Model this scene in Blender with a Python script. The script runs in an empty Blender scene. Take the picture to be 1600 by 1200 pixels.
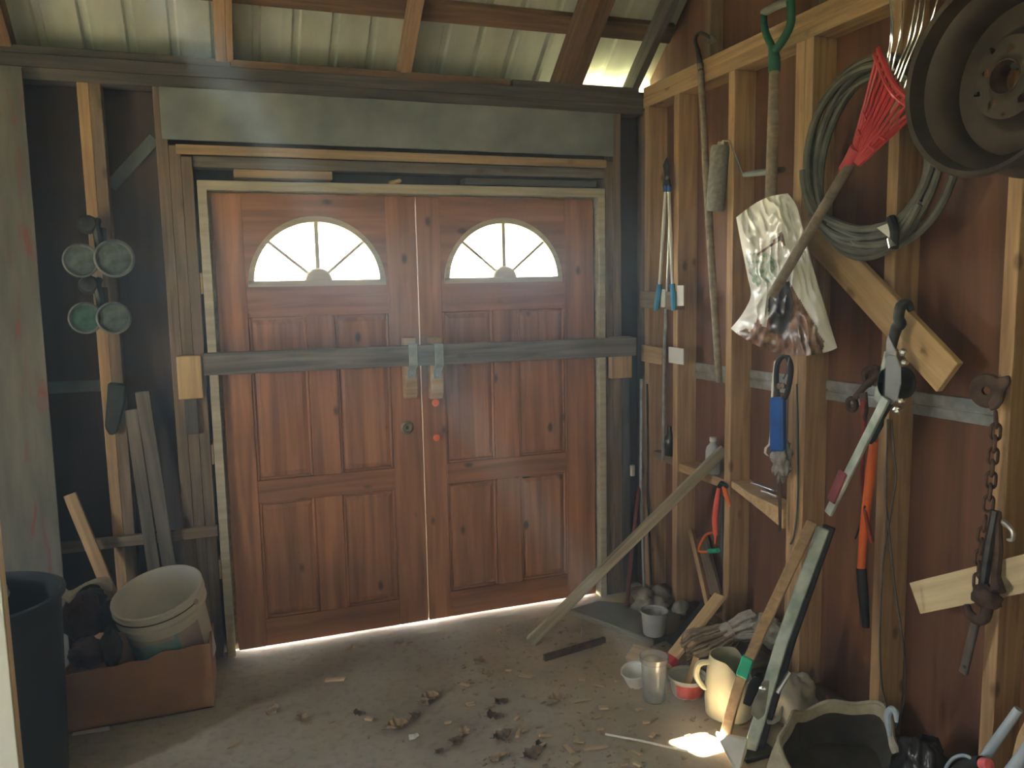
import bpy, math, random
from mathutils import Vector, Matrix, noise
random.seed(7)
SC = bpy.context.scene
COL = SC.collection
PI = math.pi

# ------------------------------------------------------------------ camera
FPX = 1270.0; CAMH = 1.63
PITCH, ROLL, YAW = math.radians(6.893), math.radians(-1.125), math.radians(19.744)
_fw = Vector((math.sin(YAW)*math.cos(PITCH), math.cos(YAW)*math.cos(PITCH), -math.sin(PITCH)))
_r = Vector((math.cos(YAW), -math.sin(YAW), 0)); _u = _r.cross(_fw)
CR = _r*math.cos(ROLL) + _u*math.sin(ROLL); CU = -_r*math.sin(ROLL) + _u*math.cos(ROLL)
cd = bpy.data.cameras.new('camera'); cam = bpy.data.objects.new('camera', cd); COL.objects.link(cam)
cd.sensor_width = 36; cd.lens = 36*FPX/1600; cd.clip_start = .02
cam.matrix_world = Matrix(((CR.x, CU.x, -_fw.x, 0), (CR.y, CU.y, -_fw.y, 0), (CR.z, CU.z, -_fw.z, CAMH), (0, 0, 0, 1)))
SC.camera = cam

# ------------------------------------------------------------------ world, sun, exposure
SC.view_settings.view_transform = 'Standard'; SC.view_settings.look = 'None'
SC.view_settings.gamma = 1; SC.view_settings.use_curve_mapping = False
SC.view_settings.exposure = 4.82
w = bpy.data.worlds.new('sky'); SC.world = w; w.use_nodes = True
nt = w.node_tree; bg = nt.nodes['Background']
tc = nt.nodes.new('ShaderNodeTexCoord'); sp = nt.nodes.new('ShaderNodeSeparateXYZ'); rp = nt.nodes.new('ShaderNodeValToRGB')
nt.links.new(tc.outputs['Generated'], sp.inputs[0]); nt.links.new(sp.outputs['Z'], rp.inputs[0]); nt.links.new(rp.outputs[0], bg.inputs[0])
rp.color_ramp.elements[0].position = 0.0; rp.color_ramp.elements[0].color = (1.0, .955, .87, 1)
rp.color_ramp.elements[1].position = .75; rp.color_ramp.elements[1].color = (.42, .62, .95, 1)
bg.inputs[1].default_value = 1.6
HAZE = .036
SUN = Vector((-.55, .06, .83)).normalized()
sl = bpy.data.lights.new('sun', 'SUN'); sl.energy = 15; sl.angle = .009; sl.color = (1, .9, .74)
so = bpy.data.objects.new('sun', sl); COL.objects.link(so)
so.rotation_euler = SUN.to_track_quat('Z', 'Y').to_euler(); so.location = (-6, 4, 9)

def portal(name, loc, rot, sx, sy):          # guides the sky's sampling through an opening; emits nothing itself
    l = bpy.data.lights.new(name, 'AREA'); l.shape = 'RECTANGLE'; l.size = sx; l.size_y = sy
    l.cycles.is_portal = True
    o = bpy.data.objects.new(name, l); COL.objects.link(o); o.location = loc; o.rotation_euler = rot
portal('window_portal', (.431, 3.83, 1.79), (-PI/2, 0, 0), .64, .34)
portal('window_portal', (1.326, 3.83, 1.79), (-PI/2, 0, 0), .64, .34)
portal('front_slit_portal', (-.94, -1.25, 1.02), (PI/2, 0, 0), .08, 2.05)  # narrow slit added behind the camera for fill light
portal('side_fill_portal', (-3.25, 1.33, 1.3), (0, -PI/2, 0), 1.6, .34)  # unseen slot added on the left for fill light
portal('eave_portal', (1.94, 3.93, 2.5), (PI, 0, 0), .48, .2)

# ------------------------------------------------------------------ photo pixel -> point on a known plane
def ray(px, py): return _fw*FPX + CR*(px-800) - CU*(py-600)
def B(px, py, y=3.72):
    d = ray(px, py); d = d*(y/d.y); return Vector((d.x, y, d.z+CAMH))
def R(px, py, x=2.03):
    d = ray(px, py); d = d*(x/d.x); return Vector((x, d.y, d.z+CAMH))
def F(px, py, z=0.0):
    d = ray(px, py); d = d*((z-CAMH)/d.z); return Vector((d.x, d.y, z))

# ------------------------------------------------------------------ materials
MATS = {}
def newmat(name):
    m = bpy.data.materials.new(name); m.use_nodes = True; MATS[name] = m
    return m, m.node_tree, m.node_tree.nodes['Principled BSDF']
def N(t, kind, **kw):
    n = t.nodes.new(kind)
    for k, v in kw.items(): setattr(n, k, v)
    return n
def c4(c): return (c[0], c[1], c[2], 1)
def srgb(r, g, b):
    f = lambda v: (v/255/12.92) if v <= 10.3 else ((v/255+.055)/1.055)**2.4
    return (f(r), f(g), f(b))
def ramp(t, a, b, p0=.3, p1=.7):
    n = N(t, 'ShaderNodeValToRGB'); e = n.color_ramp.elements
    e[0].position = p0; e[0].color = c4(a); e[1].position = p1; e[1].color = c4(b); return n
def wood(name, dark, light, axis=0, knots=0.0, rough=.75, grime=.35, sc=1.0, bump=.25, grimecol=(.03, .025, .02)):
    m, t, bs = newmat(name); L = t.links.new
    tc = N(t, 'ShaderNodeTexCoord'); oi = N(t, 'ShaderNodeObjectInfo')
    add = N(t, 'ShaderNodeVectorMath', operation='ADD'); mul = N(t, 'ShaderNodeVectorMath', operation='SCALE')
    cmb = N(t, 'ShaderNodeCombineXYZ')
    for i in range(3): L(oi.outputs['Random'], cmb.inputs[i])
    L(cmb.outputs[0], mul.inputs[0]); mul.inputs['Scale'].default_value = 37.0
    L(tc.outputs['Object'], add.inputs[0]); L(mul.outputs[0], add.inputs[1])
    mp = N(t, 'ShaderNodeMapping'); L(add.outputs[0], mp.inputs[0])
    s = [26*sc]*3; s[axis] = 1.6*sc; mp.inputs['Scale'].default_value = s
    n1 = N(t, 'ShaderNodeTexNoise'); n1.inputs['Scale'].default_value = 1.6; n1.inputs['Detail'].default_value = 6; n1.inputs['Distortion'].default_value = .6
    L(mp.outputs[0], n1.inputs['Vector'])
    rp = ramp(t, dark, light, .32, .68); L(n1.outputs[0], rp.inputs[0])
    n2 = N(t, 'ShaderNodeTexNoise'); n2.inputs['Scale'].default_value = 2.6; n2.inputs['Detail'].default_value = 5
    L(add.outputs[0], n2.inputs['Vector'])
    r2 = ramp(t, (0, 0, 0), (grime,)*3, .45, .8); L(n2.outputs[0], r2.inputs[0])
    mx = N(t, 'ShaderNodeMixRGB'); L(r2.outputs[0], mx.inputs[0]); L(rp.outputs[0], mx.inputs[1]); mx.inputs[2].default_value = c4(grimecol)
    out = mx
    if knots:
        vp = N(t, 'ShaderNodeMapping'); s = [9.0]*3; s[axis] = 5.0; vp.inputs['Scale'].default_value = s
        L(add.outputs[0], vp.inputs[0])
        vo = N(t, 'ShaderNodeTexVoronoi'); vo.inputs['Scale'].default_value = 1.0; vo.inputs['Randomness'].default_value = 1
        L(vp.outputs[0], vo.inputs['Vector'])
        r3 = ramp(t, (knots,)*3, (0, 0, 0), .07, .16); L(vo.outputs['Distance'], r3.inputs[0])
        sx = N(t, 'ShaderNodeSeparateColor'); L(vo.outputs['Color'], sx.inputs[0])
        gt = N(t, 'ShaderNodeMath', operation='GREATER_THAN'); gt.inputs[1].default_value = .3; L(sx.outputs[0], gt.inputs[0])
        mm = N(t, 'ShaderNodeMath', operation='MULTIPLY'); L(r3.outputs[0], mm.inputs[0]); L(gt.outputs[0], mm.inputs[1])
        m3 = N(t, 'ShaderNodeMixRGB'); L(mm.outputs[0], m3.inputs[0]); L(mx.outputs[0], m3.inputs[1]); m3.inputs[2].default_value = (.035, .014, .008, 1)
        out = m3
    L(out.outputs[0], bs.inputs['Base Color']); bs.inputs['Roughness'].default_value = rough
    bp = N(t, 'ShaderNodeBump'); bp.inputs['Strength'].default_value = bump; bp.inputs['Distance'].default_value = .004
    L(n1.outputs[0], bp.inputs['Height']); L(bp.outputs[0], bs.inputs['Normal'])
    return m
def plain(name, a, b=None, scale=9, rough=.6, metal=0.0, bump=.15, p0=.35, p1=.65, spec=None, trans=0.0, detail=5, dist=.004, vec=None):
    m, t, bs = newmat(name); L = t.links.new
    tc = N(t, 'ShaderNodeTexCoord'); n1 = N(t, 'ShaderNodeTexNoise'); n1.inputs['Scale'].default_value = scale; n1.inputs['Detail'].default_value = detail
    mp = N(t, 'ShaderNodeMapping'); L(tc.outputs['Object'], mp.inputs[0]); L(mp.outputs[0], n1.inputs['Vector'])
    if vec: mp.inputs['Scale'].default_value = vec
    rp = ramp(t, a, b or a, p0, p1); L(n1.outputs[0], rp.inputs[0]); L(rp.outputs[0], bs.inputs['Base Color'])
    bs.inputs['Roughness'].default_value = rough; bs.inputs['Metallic'].default_value = metal
    if trans: bs.inputs['Transmission Weight'].default_value = trans
    if spec is not None: bs.inputs['Specular IOR Level'].default_value = spec
    if bump:
        bp = N(t, 'ShaderNodeBump'); bp.inputs['Strength'].default_value = bump; bp.inputs['Distance'].default_value = dist
        L(n1.outputs[0], bp.inputs['Height']); L(bp.outputs[0], bs.inputs['Normal'])
    return m

door_v = wood('door_pine_upright', (.26, .108, .045), (.50, .23, .10), 0, .85, .5, .25, .6, .12)
door_h = wood('door_pine_level', (.23, .095, .041), (.44, .195, .085), 0, .85, .5, .25, .6, .12)
stud_m = wood('stud_pine', (.36, .22, .11), (.60, .41, .22), 0, .6, .8, .3)
stud_d = wood('aged_stud_pine', (.16, .115, .075), (.31, .23, .155), 0, .5, .85, .5)
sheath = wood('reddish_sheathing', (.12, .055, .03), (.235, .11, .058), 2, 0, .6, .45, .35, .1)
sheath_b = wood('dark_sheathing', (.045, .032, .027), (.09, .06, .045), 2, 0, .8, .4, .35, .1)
rafter_m = wood('rafter_brown', (.13, .075, .042), (.29, .18, .105), 0, .3, .8, .45)
rafter_l = wood('rafter_pine', (.34, .21, .12), (.55, .37, .22), 0, .3, .8, .3)
greywood = wood('weathered_grey_wood', (.11, .095, .08), (.26, .23, .19), 0, .4, .85, .5)
plate_m = wood('dark_plate_wood', (.075, .07, .066), (.165, .15, .14), 0, .3, .85, .5)
palewood = wood('pale_new_pine', (.52, .35, .17), (.72, .52, .28), 0, .5, .75, .15)
cream = wood('cream_pine', (.60, .49, .28), (.78, .66, .42), 0, .4, .75, .12)
tanwood = wood('tan_stick_wood', (.38, .25, .13), (.58, .41, .23), 0, .3, .7, .35)
handle_w = wood('old_handle_wood', (.20, .16, .115), (.36, .30, .225), 0, .2, .7, .4)
jamb_m = wood('unpainted_jamb', (.42, .37, .27), (.60, .55, .42), 0, .2, .7, .35)
plyl = plain('grey_plywood', (.15, .175, .18), (.33, .36, .36), 4.5, .8, bump=.1, p0=.3, p1=.72)
def ply_sheet():
    m = plain('stained_grey_plywood', (.105, .107, .092), (.18, .18, .155), 3, .8, bump=.08, vec=(6, 6, 1))
    t = m.node_tree; bs = t.nodes['Principled BSDF']; L = t.links.new
    src = bs.inputs['Base Color'].links[0].from_socket
    tc = N(t, 'ShaderNodeTexCoord'); mp = N(t, 'ShaderNodeMapping'); mp.inputs['Scale'].default_value = (20, 20, 2.4); L(tc.outputs['Object'], mp.inputs[0])
    n = N(t, 'ShaderNodeTexNoise'); n.inputs['Scale'].default_value = 1; n.inputs['Detail'].default_value = 6; n.inputs['Distortion'].default_value = 1.2; L(mp.outputs[0], n.inputs['Vector'])
    rp = ramp(t, (0, 0, 0), (.75,)*3, .56, .66); L(n.outputs[0], rp.inputs[0])
    sp = N(t, 'ShaderNodeSeparateXYZ'); L(tc.outputs['Object'], sp.inputs[0])
    a = N(t, 'ShaderNodeMapRange'); a.inputs[1].default_value = -.16; a.inputs[2].default_value = -.02; L(sp.outputs['X'], a.inputs[0])
    a.inputs[3].default_value = 0; a.inputs[4].default_value = 1
    # the red paint marks lie in one upright band on the sheet
    bnd = N(t, 'ShaderNodeMath', operation='COMPARE'); bnd.inputs[1].default_value = SMEAR; bnd.inputs[2].default_value = .085; L(sp.outputs['X'], bnd.inputs[0])
    mu = N(t, 'ShaderNodeMath', operation='MULTIPLY'); L(rp.outputs[0], mu.inputs[0]); L(bnd.outputs[0], mu.inputs[1])
    mx = N(t, 'ShaderNodeMixRGB'); L(mu.outputs[0], mx.inputs[0]); L(src, mx.inputs[1]); mx.inputs[2].default_value = (.22, .04, .03, 1)
    L(mx.outputs[0], bs.inputs['Base Color']); return m
SMEAR = B(52,480,3.63).x-(B(-60,108,3.66).x-.3)
sheet_m = ply_sheet()
def floor_mat():
    m, t, bs = newmat('dirty_concrete'); L = t.links.new
    tc = N(t, 'ShaderNodeTexCoord')
    n1 = N(t, 'ShaderNodeTexNoise'); n1.inputs['Scale'].default_value = 2.2; n1.inputs['Detail'].default_value = 8; L(tc.outputs['Object'], n1.inputs['Vector'])
    r1 = ramp(t, (.30, .265, .20), (.44, .40, .325), .36, .66); L(n1.outputs[0], r1.inputs[0])
    n2 = N(t, 'ShaderNodeTexNoise'); n2.inputs['Scale'].default_value = 28; n2.inputs['Detail'].default_value = 6; L(tc.outputs['Object'], n2.inputs['Vector'])
    r2 = ramp(t, (0, 0, 0), (.35,)*3, .5, .74); L(n2.outputs[0], r2.inputs[0])
    mx = N(t, 'ShaderNodeMixRGB'); L(r2.outputs[0], mx.inputs[0]); L(r1.outputs[0], mx.inputs[1]); mx.inputs[2].default_value = (.075, .058, .04, 1)
    # warm bounced light painted in: floor lightens towards the right wall
    sp = N(t, 'ShaderNodeSeparateXYZ'); L(tc.outputs['Object'], sp.inputs[0])
    mr = N(t, 'ShaderNodeMapRange'); mr.inputs[1].default_value = .7; mr.inputs[2].default_value = 1.6; L(sp.outputs['X'], mr.inputs[0])
    n3 = N(t, 'ShaderNodeTexNoise'); n3.inputs['Scale'].default_value = 7; n3.inputs['Detail'].default_value = 7; L(tc.outputs['Object'], n3.inputs['Vector'])
    r3 = ramp(t, (.2,)*3, (.9,)*3, .35, .7); L(n3.outputs[0], r3.inputs[0])
    mu = N(t, 'ShaderNodeMath', operation='MULTIPLY'); L(mr.outputs[0], mu.inputs[0]); L(r3.outputs[0], mu.inputs[1])
    m2 = N(t, 'ShaderNodeMixRGB'); L(mu.outputs[0], m2.inputs[0]); L(mx.outputs[0], m2.inputs[1]); m2.inputs[2].default_value = (.50, .385, .24, 1)
    L(m2.outputs[0], bs.inputs['Base Color']); bs.inputs['Roughness'].default_value = .85
    bp = N(t, 'ShaderNodeBump'); bp.inputs['Strength'].default_value = .5; bp.inputs['Distance'].default_value = .006; L(n2.outputs[0], bp.inputs['Height']); L(bp.outputs[0], bs.inputs['Normal'])
    return m
floor_m = floor_mat()
grass_m = plain('dry_grass', (.14, .15, .07), (.27, .26, .15), 40, .9, bump=.4)
roof_m = plain('pale_ribbed_roofing', (.52, .56, .49), (.70, .74, .66), 3, .42, .1, .03, vec=(3, 1, 1))
galv = plain('galvanised_steel', (.40, .47, .48), (.62, .68, .68), 22, .38, .75, .05)
steel = plain('worn_steel', (.34, .36, .35), (.62, .65, .63), 18, .35, .8, .1)
bright = plain('bright_steel', (.70, .74, .72), (.86, .88, .86), 12, .22, .9, .05)
paintsteel = plain('flaking_pale_green_steel', (.34, .44, .38), (.70, .78, .72), 14, .5, .3, .2)
darkst = plain('dark_steel', (.025, .026, .026), (.08, .08, .075), 20, .5, .5, .2)
rust = plain('rusty_iron', (.055, .034, .024), (.15, .09, .06), 24, .75, .3, .4)
rustd = plain('brown_rusty_wheel_steel', (.045, .036, .028), (.10, .078, .058), 10, .6, .35, .2)
black = plain('black_rubber', (.012, .012, .013), (.03, .03, .03), 20, .6, bump=.1)
hose_m = plain('grey_green_hose', (.085, .09, .07), (.16, .165, .13), 14, .6, bump=.1)
white_p = plain('white_plastic', (.62, .62, .56), (.78, .78, .72), 8, .45, bump=.05)
offw = plain('dusty_white_plastic', (.42, .41, .35), (.62, .61, .53), 6, .55, bump=.05)
bagw = plain('white_plastic_film', (.66, .66, .60), (.80, .80, .75), 7, .3, bump=.35, dist=.01)
brownf = plain('brown_leaf_litter', (.07, .035, .022), (.34, .19, .11), 30, .35, bump=.5)
darkf = plain('dark_contents', (.015, .015, .017), (.06, .06, .055), 25, .4, bump=.3)
printg = plain('green_bag_print', (.22, .34, .24), (.60, .64, .56), 45, .35, bump=.2, p0=.42, p1=.58)
printk = plain('dark_bag_print', (.05, .06, .04), (.66, .66, .60), 70, .35, bump=.2, p0=.45, p1=.55)
milky = plain('milky_plastic', (.58, .60, .58), (.74, .75, .72), 12, .35, bump=.05, trans=.35)
clearp = plain('cloudy_clear_plastic', (.80, .84, .82), (.95, .97, .95), 30, .22, bump=.15, trans=.88)
jug_m = plain('yellowed_plastic', (.55, .53, .36), (.70, .68, .50), 7, .45, bump=.05, trans=.1)
redp = plain('red_plastic', (.50, .035, .045), (.62, .06, .07), 12, .4, bump=.05)
redt = plain('red_tape', (.58, .03, .03), (.66, .05, .045), 12, .4, bump=.05)
greenp = plain('green_plastic', (.012, .10, .065), (.022, .15, .095), 12, .45, bump=.05)
greent = plain('green_tape', (.02, .46, .28), (.03, .54, .34), 12, .5, bump=.05)
bluep = plain('blue_grip', (.02, .22, .42), (.035, .30, .52), 12, .45, bump=.05)
blued = plain('blue_enamel', (.02, .09, .32), (.035, .14, .45), 12, .3, bump=.05)
orange = plain('orange_plastic', (.85, .16, .03), (.90, .20, .04), 12, .45, bump=.05)
orangeg = plain('orange_rubber_bung', (.95, .20, .07), (.95, .24, .09), 12, .5, bump=.0)
coral = plain('coral_tape', (.88, .13, .09), (.92, .18, .13), 14, .5, bump=.1)
pinkp = plain('pink_plastic', (.85, .16, .18), (.9, .2, .22), 12, .4, bump=.05)
bluegr = plain('pale_blue_grey_paint', (.36, .46, .55), (.50, .60, .68), 10, .5, bump=.1)
card_m = plain('brown_cardboard', (.38, .20, .10), (.47, .26, .135), 5, .8, bump=.08)
brass = plain('dull_brass', (.20, .17, .11), (.36, .32, .22), 30, .4, .7, .1)
bin_m = plain('dark_grey_bin_plastic', (.018, .024, .025), (.03, .037, .038), 6, .55, bump=.05)
cloth_d = plain('dark_red_cloth', (.035, .018, .018), (.11, .045, .04), 18, .9, bump=.5, dist=.02)
cloth_k = plain('charcoal_cloth', (.018, .018, .018), (.05, .045, .045), 18, .9, bump=.5, dist=.02)
ragw = plain('dirty_white_rag', (.22, .205, .165), (.42, .40, .33), 14, .9, bump=.4, dist=.02)
canvas = plain('cream_canvas', (.44, .40, .29), (.58, .54, .41), 30, .9, bump=.2)
canvas_i = plain('dark_canvas', (.05, .042, .03), (.10, .085, .06), 14, .9, bump=.3)
mop_a = plain('brown_mop_yarn', (.20, .145, .10), (.36, .28, .20), 30, .95, bump=.5)
mop_b = plain('grey_mop_yarn', (.36, .34, .29), (.54, .51, .45), 30, .95, bump=.5)
leaf_a = plain('dry_oak_leaf', (.26, .19, .11), (.42, .32, .2), 30, .85, bump=.2)
leaf_d = plain('dark_oak_leaf', (.10, .07, .045), (.20, .145, .095), 30, .85, bump=.2)
paper = plain('white_paper', (.66, .66, .60), (.76, .76, .70), 10, .8, bump=.1)
paintw = plain('white_door_paint', (.76, .80, .76), (.84, .87, .83), 4, .5, bump=.05)
slab_m = plain('dusty_slab', (.12, .11, .085), (.20, .18, .14), 5, .9, bump=.1)
lamp_gl = plain('dusty_lamp_glass', (.05, .075, .075), (.13, .17, .17), 30, .25, bump=.2)
lamp_gg = plain('green_lamp_glass', (.025, .075, .06), (.06, .16, .13), 30, .25, bump=.2)
leather = plain('dark_green_leather', (.012, .02, .017), (.03, .045, .038), 20, .5, bump=.3)
tub_red = plain('red_tub_print', (.55, .07, .05), (.66, .14, .11), 30, .5, bump=.05)
bk_blue = plain('teal_bucket_print', (.10, .38, .48), (.36, .55, .60), 9, .5, bump=.05)
bk_white = plain('bucket_white', (.74, .73, .67), (.86, .85, .80), 6, .5, bump=.05)
bk_pink = plain('faded_pink_print', (.48, .36, .40), (.60, .54, .52), 9, .5, bump=.05)
def glass_mat():
    m = bpy.data.materials.new('window_glass'); m.use_nodes = True; t = m.node_tree; t.nodes.clear()
    o = N(t, 'ShaderNodeOutputMaterial'); a = N(t, 'ShaderNodeBsdfTransparent'); a.inputs[0].default_value = (.97, .97, .95, 1)
    g = N(t, 'ShaderNodeBsdfGlossy'); g.inputs['Roughness'].default_value = .08; x = N(t, 'ShaderNodeMixShader'); x.inputs[0].default_value = .05
    t.links.new(a.outputs[0], x.inputs[1]); t.links.new(g.outputs[0], x.inputs[2]); t.links.new(x.outputs[0], o.inputs[0]); return m
glass = glass_mat()

# ------------------------------------------------------------------ mesh building
class MB:
    def __init__(s): s.v = []; s.f = []; s.mi = []; s.cur = 0
    def face(s, idx): s.f.append(tuple(idx)); s.mi.append(s.cur)
    def add(s, vs, fs):
        o = len(s.v); s.v += [Vector(x) for x in vs]
        for f in fs: s.face([o+i for i in f])
        return s
    def box(s, a, b):
        x0, y0, z0 = a; x1, y1, z1 = b
        return s.add([(x0,y0,z0),(x1,y0,z0),(x1,y1,z0),(x0,y1,z0),(x0,y0,z1),(x1,y0,z1),(x1,y1,z1),(x0,y1,z1)],
                     [(3,2,1,0),(4,5,6,7),(0,1,5,4),(1,2,6,5),(2,3,7,6),(3,0,4,7)])
    def obox(s, c, ax, ay, az):          # centre and three half vectors
        c = Vector(c); vs = [c+ax*i+ay*j+az*k for k in (-1,1) for (i,j) in ((-1,-1),(1,-1),(1,1),(-1,1))]
        return s.add(vs, [(3,2,1,0),(4,5,6,7),(0,1,5,4),(1,2,6,5),(2,3,7,6),(3,0,4,7)])
    def tube(s, pts, r, n=8, closed=False, flat=None):
        pts = [Vector(p) for p in pts]; m = len(pts)
        rs = list(r) if isinstance(r, (list, tuple)) else [r]*m
        if len(rs) != m:                 # spread the given radii along the path
            k0 = len(rs)-1; rs = [rs[min(int(i*k0/(m-1)), k0-1)]*(1-(i*k0/(m-1)-min(int(i*k0/(m-1)), k0-1)))+rs[min(int(i*k0/(m-1)), k0-1)+1]*(i*k0/(m-1)-min(int(i*k0/(m-1)), k0-1)) for i in range(m)]
        o = len(s.v); nrm = None
        for i, p in enumerate(pts):
            if closed: t = pts[(i+1) % m]-pts[i-1]
            else: t = pts[min(i+1, m-1)]-pts[max(i-1, 0)]
            if t.length < 1e-9: t = Vector((0, 0, 1))
            t.normalize()
            if nrm is None:
                nrm = flat.copy() if flat is not None else (Vector((0, 0, 1)) if abs(t.z) < .9 else Vector((1, 0, 0)))
            nrm = (nrm - t*nrm.dot(t)); nrm.normalize(); b = t.cross(nrm)
            for k in range(n):
                a = 2*PI*k/n; s.v.append(p + (nrm*math.cos(a)+b*math.sin(a))*rs[i])
        for i in range(m if closed else m-1):
            j = (i+1) % m
            for k in range(n):
                k2 = (k+1) % n; s.face((o+i*n+k, o+i*n+k2, o+j*n+k2, o+j*n+k))
        if not closed:
            s.face([o+k for k in range(n)][::-1]); s.face([o+(m-1)*n+k for k in range(n)])
        return s
    def lathe(s, prof, n=32, mat=None, close=True, matf=None):
        mat = mat or Matrix.Identity(4); o = len(s.v); m = len(prof)
        for i in range(n):
            a = 2*PI*i/n
            for (r, z) in prof: s.v.append(mat @ Vector((r*math.cos(a), r*math.sin(a), z)))
        for i in range(n):
            j = (i+1) % n
            for k in range(m if close else m-1):
                k2 = (k+1) % m
                if matf: s.cur = matf(2*PI*(i+.5)/n, (prof[k][1]+prof[k2][1])/2, k)
                s.face((o+i*m+k, o+j*m+k, o+j*m+k2, o+i*m+k2))
        return s
    def prism(s, poly, ext):              # 3D polygon, extruded by a vector
        ext = Vector(ext); n = len(poly); o = len(s.v)
        s.v += [Vector(p) for p in poly] + [Vector(p)+ext for p in poly]
        s.face([o+i for i in range(n)][::-1]); s.face([o+n+i for i in range(n)])
        for i in range(n):
            j = (i+1) % n; s.face((o+i, o+j, o+n+j, o+n+i))
        return s
    def grid(s, rows, close_u=False):
        o = len(s.v); nr = len(rows); nc = len(rows[0])
        for r in rows: s.v += [Vector(p) for p in r]
        for i in range(nr-1):
            for j in range(nc if close_u else nc-1):
                j2 = (j+1) % nc; s.face((o+i*nc+j, o+i*nc+j2, o+(i+1)*nc+j2, o+(i+1)*nc+j))
        return s
    def build(s, name, mat, parent=None, smooth=False, bevel=0, origin=None):
        mats = mat if isinstance(mat, (list, tuple)) else [mat]
        if origin is None:
            xs = [v.x for v in s.v]; ys = [v.y for v in s.v]; zs = [v.z for v in s.v]
            origin = Vector(((min(xs)+max(xs))/2, (min(ys)+max(ys))/2, min(zs)))
        origin = Vector(origin)
        me = bpy.data.meshes.new(name); me.from_pydata([tuple(v-origin) for v in s.v], [], s.f)
        for m in mats: me.materials.append(m)
        if len(mats) > 1: me.polygons.foreach_set('material_index', s.mi)
        import bmesh
        bm = bmesh.new(); bm.from_mesh(me); bmesh.ops.recalc_face_normals(bm, faces=bm.faces); bm.to_mesh(me); bm.free()
        if smooth:
            me.polygons.foreach_set('use_smooth', [True]*len(me.polygons))
            try: me.set_sharp_from_angle(angle=math.radians(smooth if smooth is not True else 40))
            except Exception: pass
        o = bpy.data.objects.new(name, me); COL.objects.link(o)
        put(o, Matrix.Translation(origin), parent)
        if bevel:
            b = o.modifiers.new('bevel', 'BEVEL'); b.width = bevel; b.segments = 1; b.limit_method = 'ANGLE'
        return o
WORLD = {}
def put(o, mw, parent=None):
    WORLD[o.name] = mw.copy()
    if parent is not None:
        o.parent = parent; o.matrix_local = WORLD[parent.name].inverted() @ mw
    else: o.matrix_world = mw
def plank(name, p0, p1, width, thick, wdir, mat, parent=None, bevel=.002, taper=None):
    """box whose local X runs from p0 to p1 (grain), local Y is the width, local Z the thickness"""
    p0 = Vector(p0); p1 = Vector(p1); X = (p1-p0); L = X.length; X.normalize()
    Y = Vector(wdir); Y = (Y - X*Y.dot(X)).normalized(); Z = X.cross(Y)
    m = MB()
    if taper: # (width0,width1)
        a, b = taper
        m.add([(-L/2,-a/2,-thick/2),(L/2,-b/2,-thick/2),(L/2,b/2,-thick/2),(-L/2,a/2,-thick/2),(-L/2,-a/2,thick/2),(L/2,-b/2,thick/2),(L/2,b/2,thick/2),(-L/2,a/2,thick/2)],
              [(3,2,1,0),(4,5,6,7),(0,1,5,4),(1,2,6,5),(2,3,7,6),(3,0,4,7)])
    else: m.box((-L/2,-width/2,-thick/2), (L/2,width/2,thick/2))
    o = m.build(name, mat, None, False, bevel, origin=(0,0,0))
    c = (p0+p1)/2
    mw = Matrix(((X.x,Y.x,Z.x,c.x),(X.y,Y.y,Z.y,c.y),(X.z,Y.z,Z.z,c.z),(0,0,0,1)))
    put(o, mw, parent); return o
def beam(name, a, b, axis, mat, parent=None, bevel=.002):
    """axis-aligned box from corner a to corner b, grain along the given axis"""
    a = Vector(a); b = Vector(b); c = (a+b)/2; s = b-a
    d = Vector((0,0,0)); d[axis] = s[axis]/2
    wax = 1 if axis == 0 else (2 if axis == 1 else 0); tax = 3-axis-wax
    wd = Vector((0,0,0)); wd[wax] = 1
    return plank(name, c-d, c+d, s[wax], s[tax], wd, mat, parent, bevel)
def tag(o, label, cat, group=None):
    o['label'] = label; o['category'] = cat
    if group: o['group'] = group
    return o
def struct(o, label=None):
    o['kind'] = 'structure'
    if label: o['label'] = label
    return o
def thing(name, loc, label, cat, group=None):
    o = bpy.data.objects.new(name, None); COL.objects.link(o); o.empty_display_size = .05
    put(o, Matrix.Translation(Vector(loc)))
    return tag(o, label, cat, group)
def arc(c, r0, r1, a0, a1, n, ux, uy):
    c = Vector(c); return [c + Vector(ux)*(r0*math.cos(a0+(a1-a0)*i/n)) + Vector(uy)*(r1*math.sin(a0+(a1-a0)*i/n)) for i in range(n+1)]
def rot_to(d, c=(0,0,0)):                 # matrix taking +Z to d, placed at c
    return Matrix.Translation(Vector(c)) @ Vector(d).to_track_quat('Z', 'Y').to_matrix().to_4x4()
def smoothpath(pts, n=6):
    pts = [Vector(p) for p in pts]; out = []
    for i in range(len(pts)-1):
        p0 = pts[max(i-1,0)]; p1 = pts[i]; p2 = pts[i+1]; p3 = pts[min(i+2,len(pts)-1)]
        for k in range(n):
            t = k/n; out.append(.5*((2*p1)+(-p0+p2)*t+(2*p0-5*p1+4*p2-p3)*t*t+(-p0+3*p1-3*p2+p3)*t**3))
    return out+[pts[-1]]
def inpoly(x, y, poly):
    c = False; n = len(poly)
    for i in range(n):
        x1, y1 = poly[i]; x2, y2 = poly[i-1]
        if (y1 > y) != (y2 > y) and x < (x2-x1)*(y-y1)/(y2-y1)+x1: c = not c
    return c
UX, UY, UZ = Vector((1,0,0)), Vector((0,1,0)), Vector((0,0,1))

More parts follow.
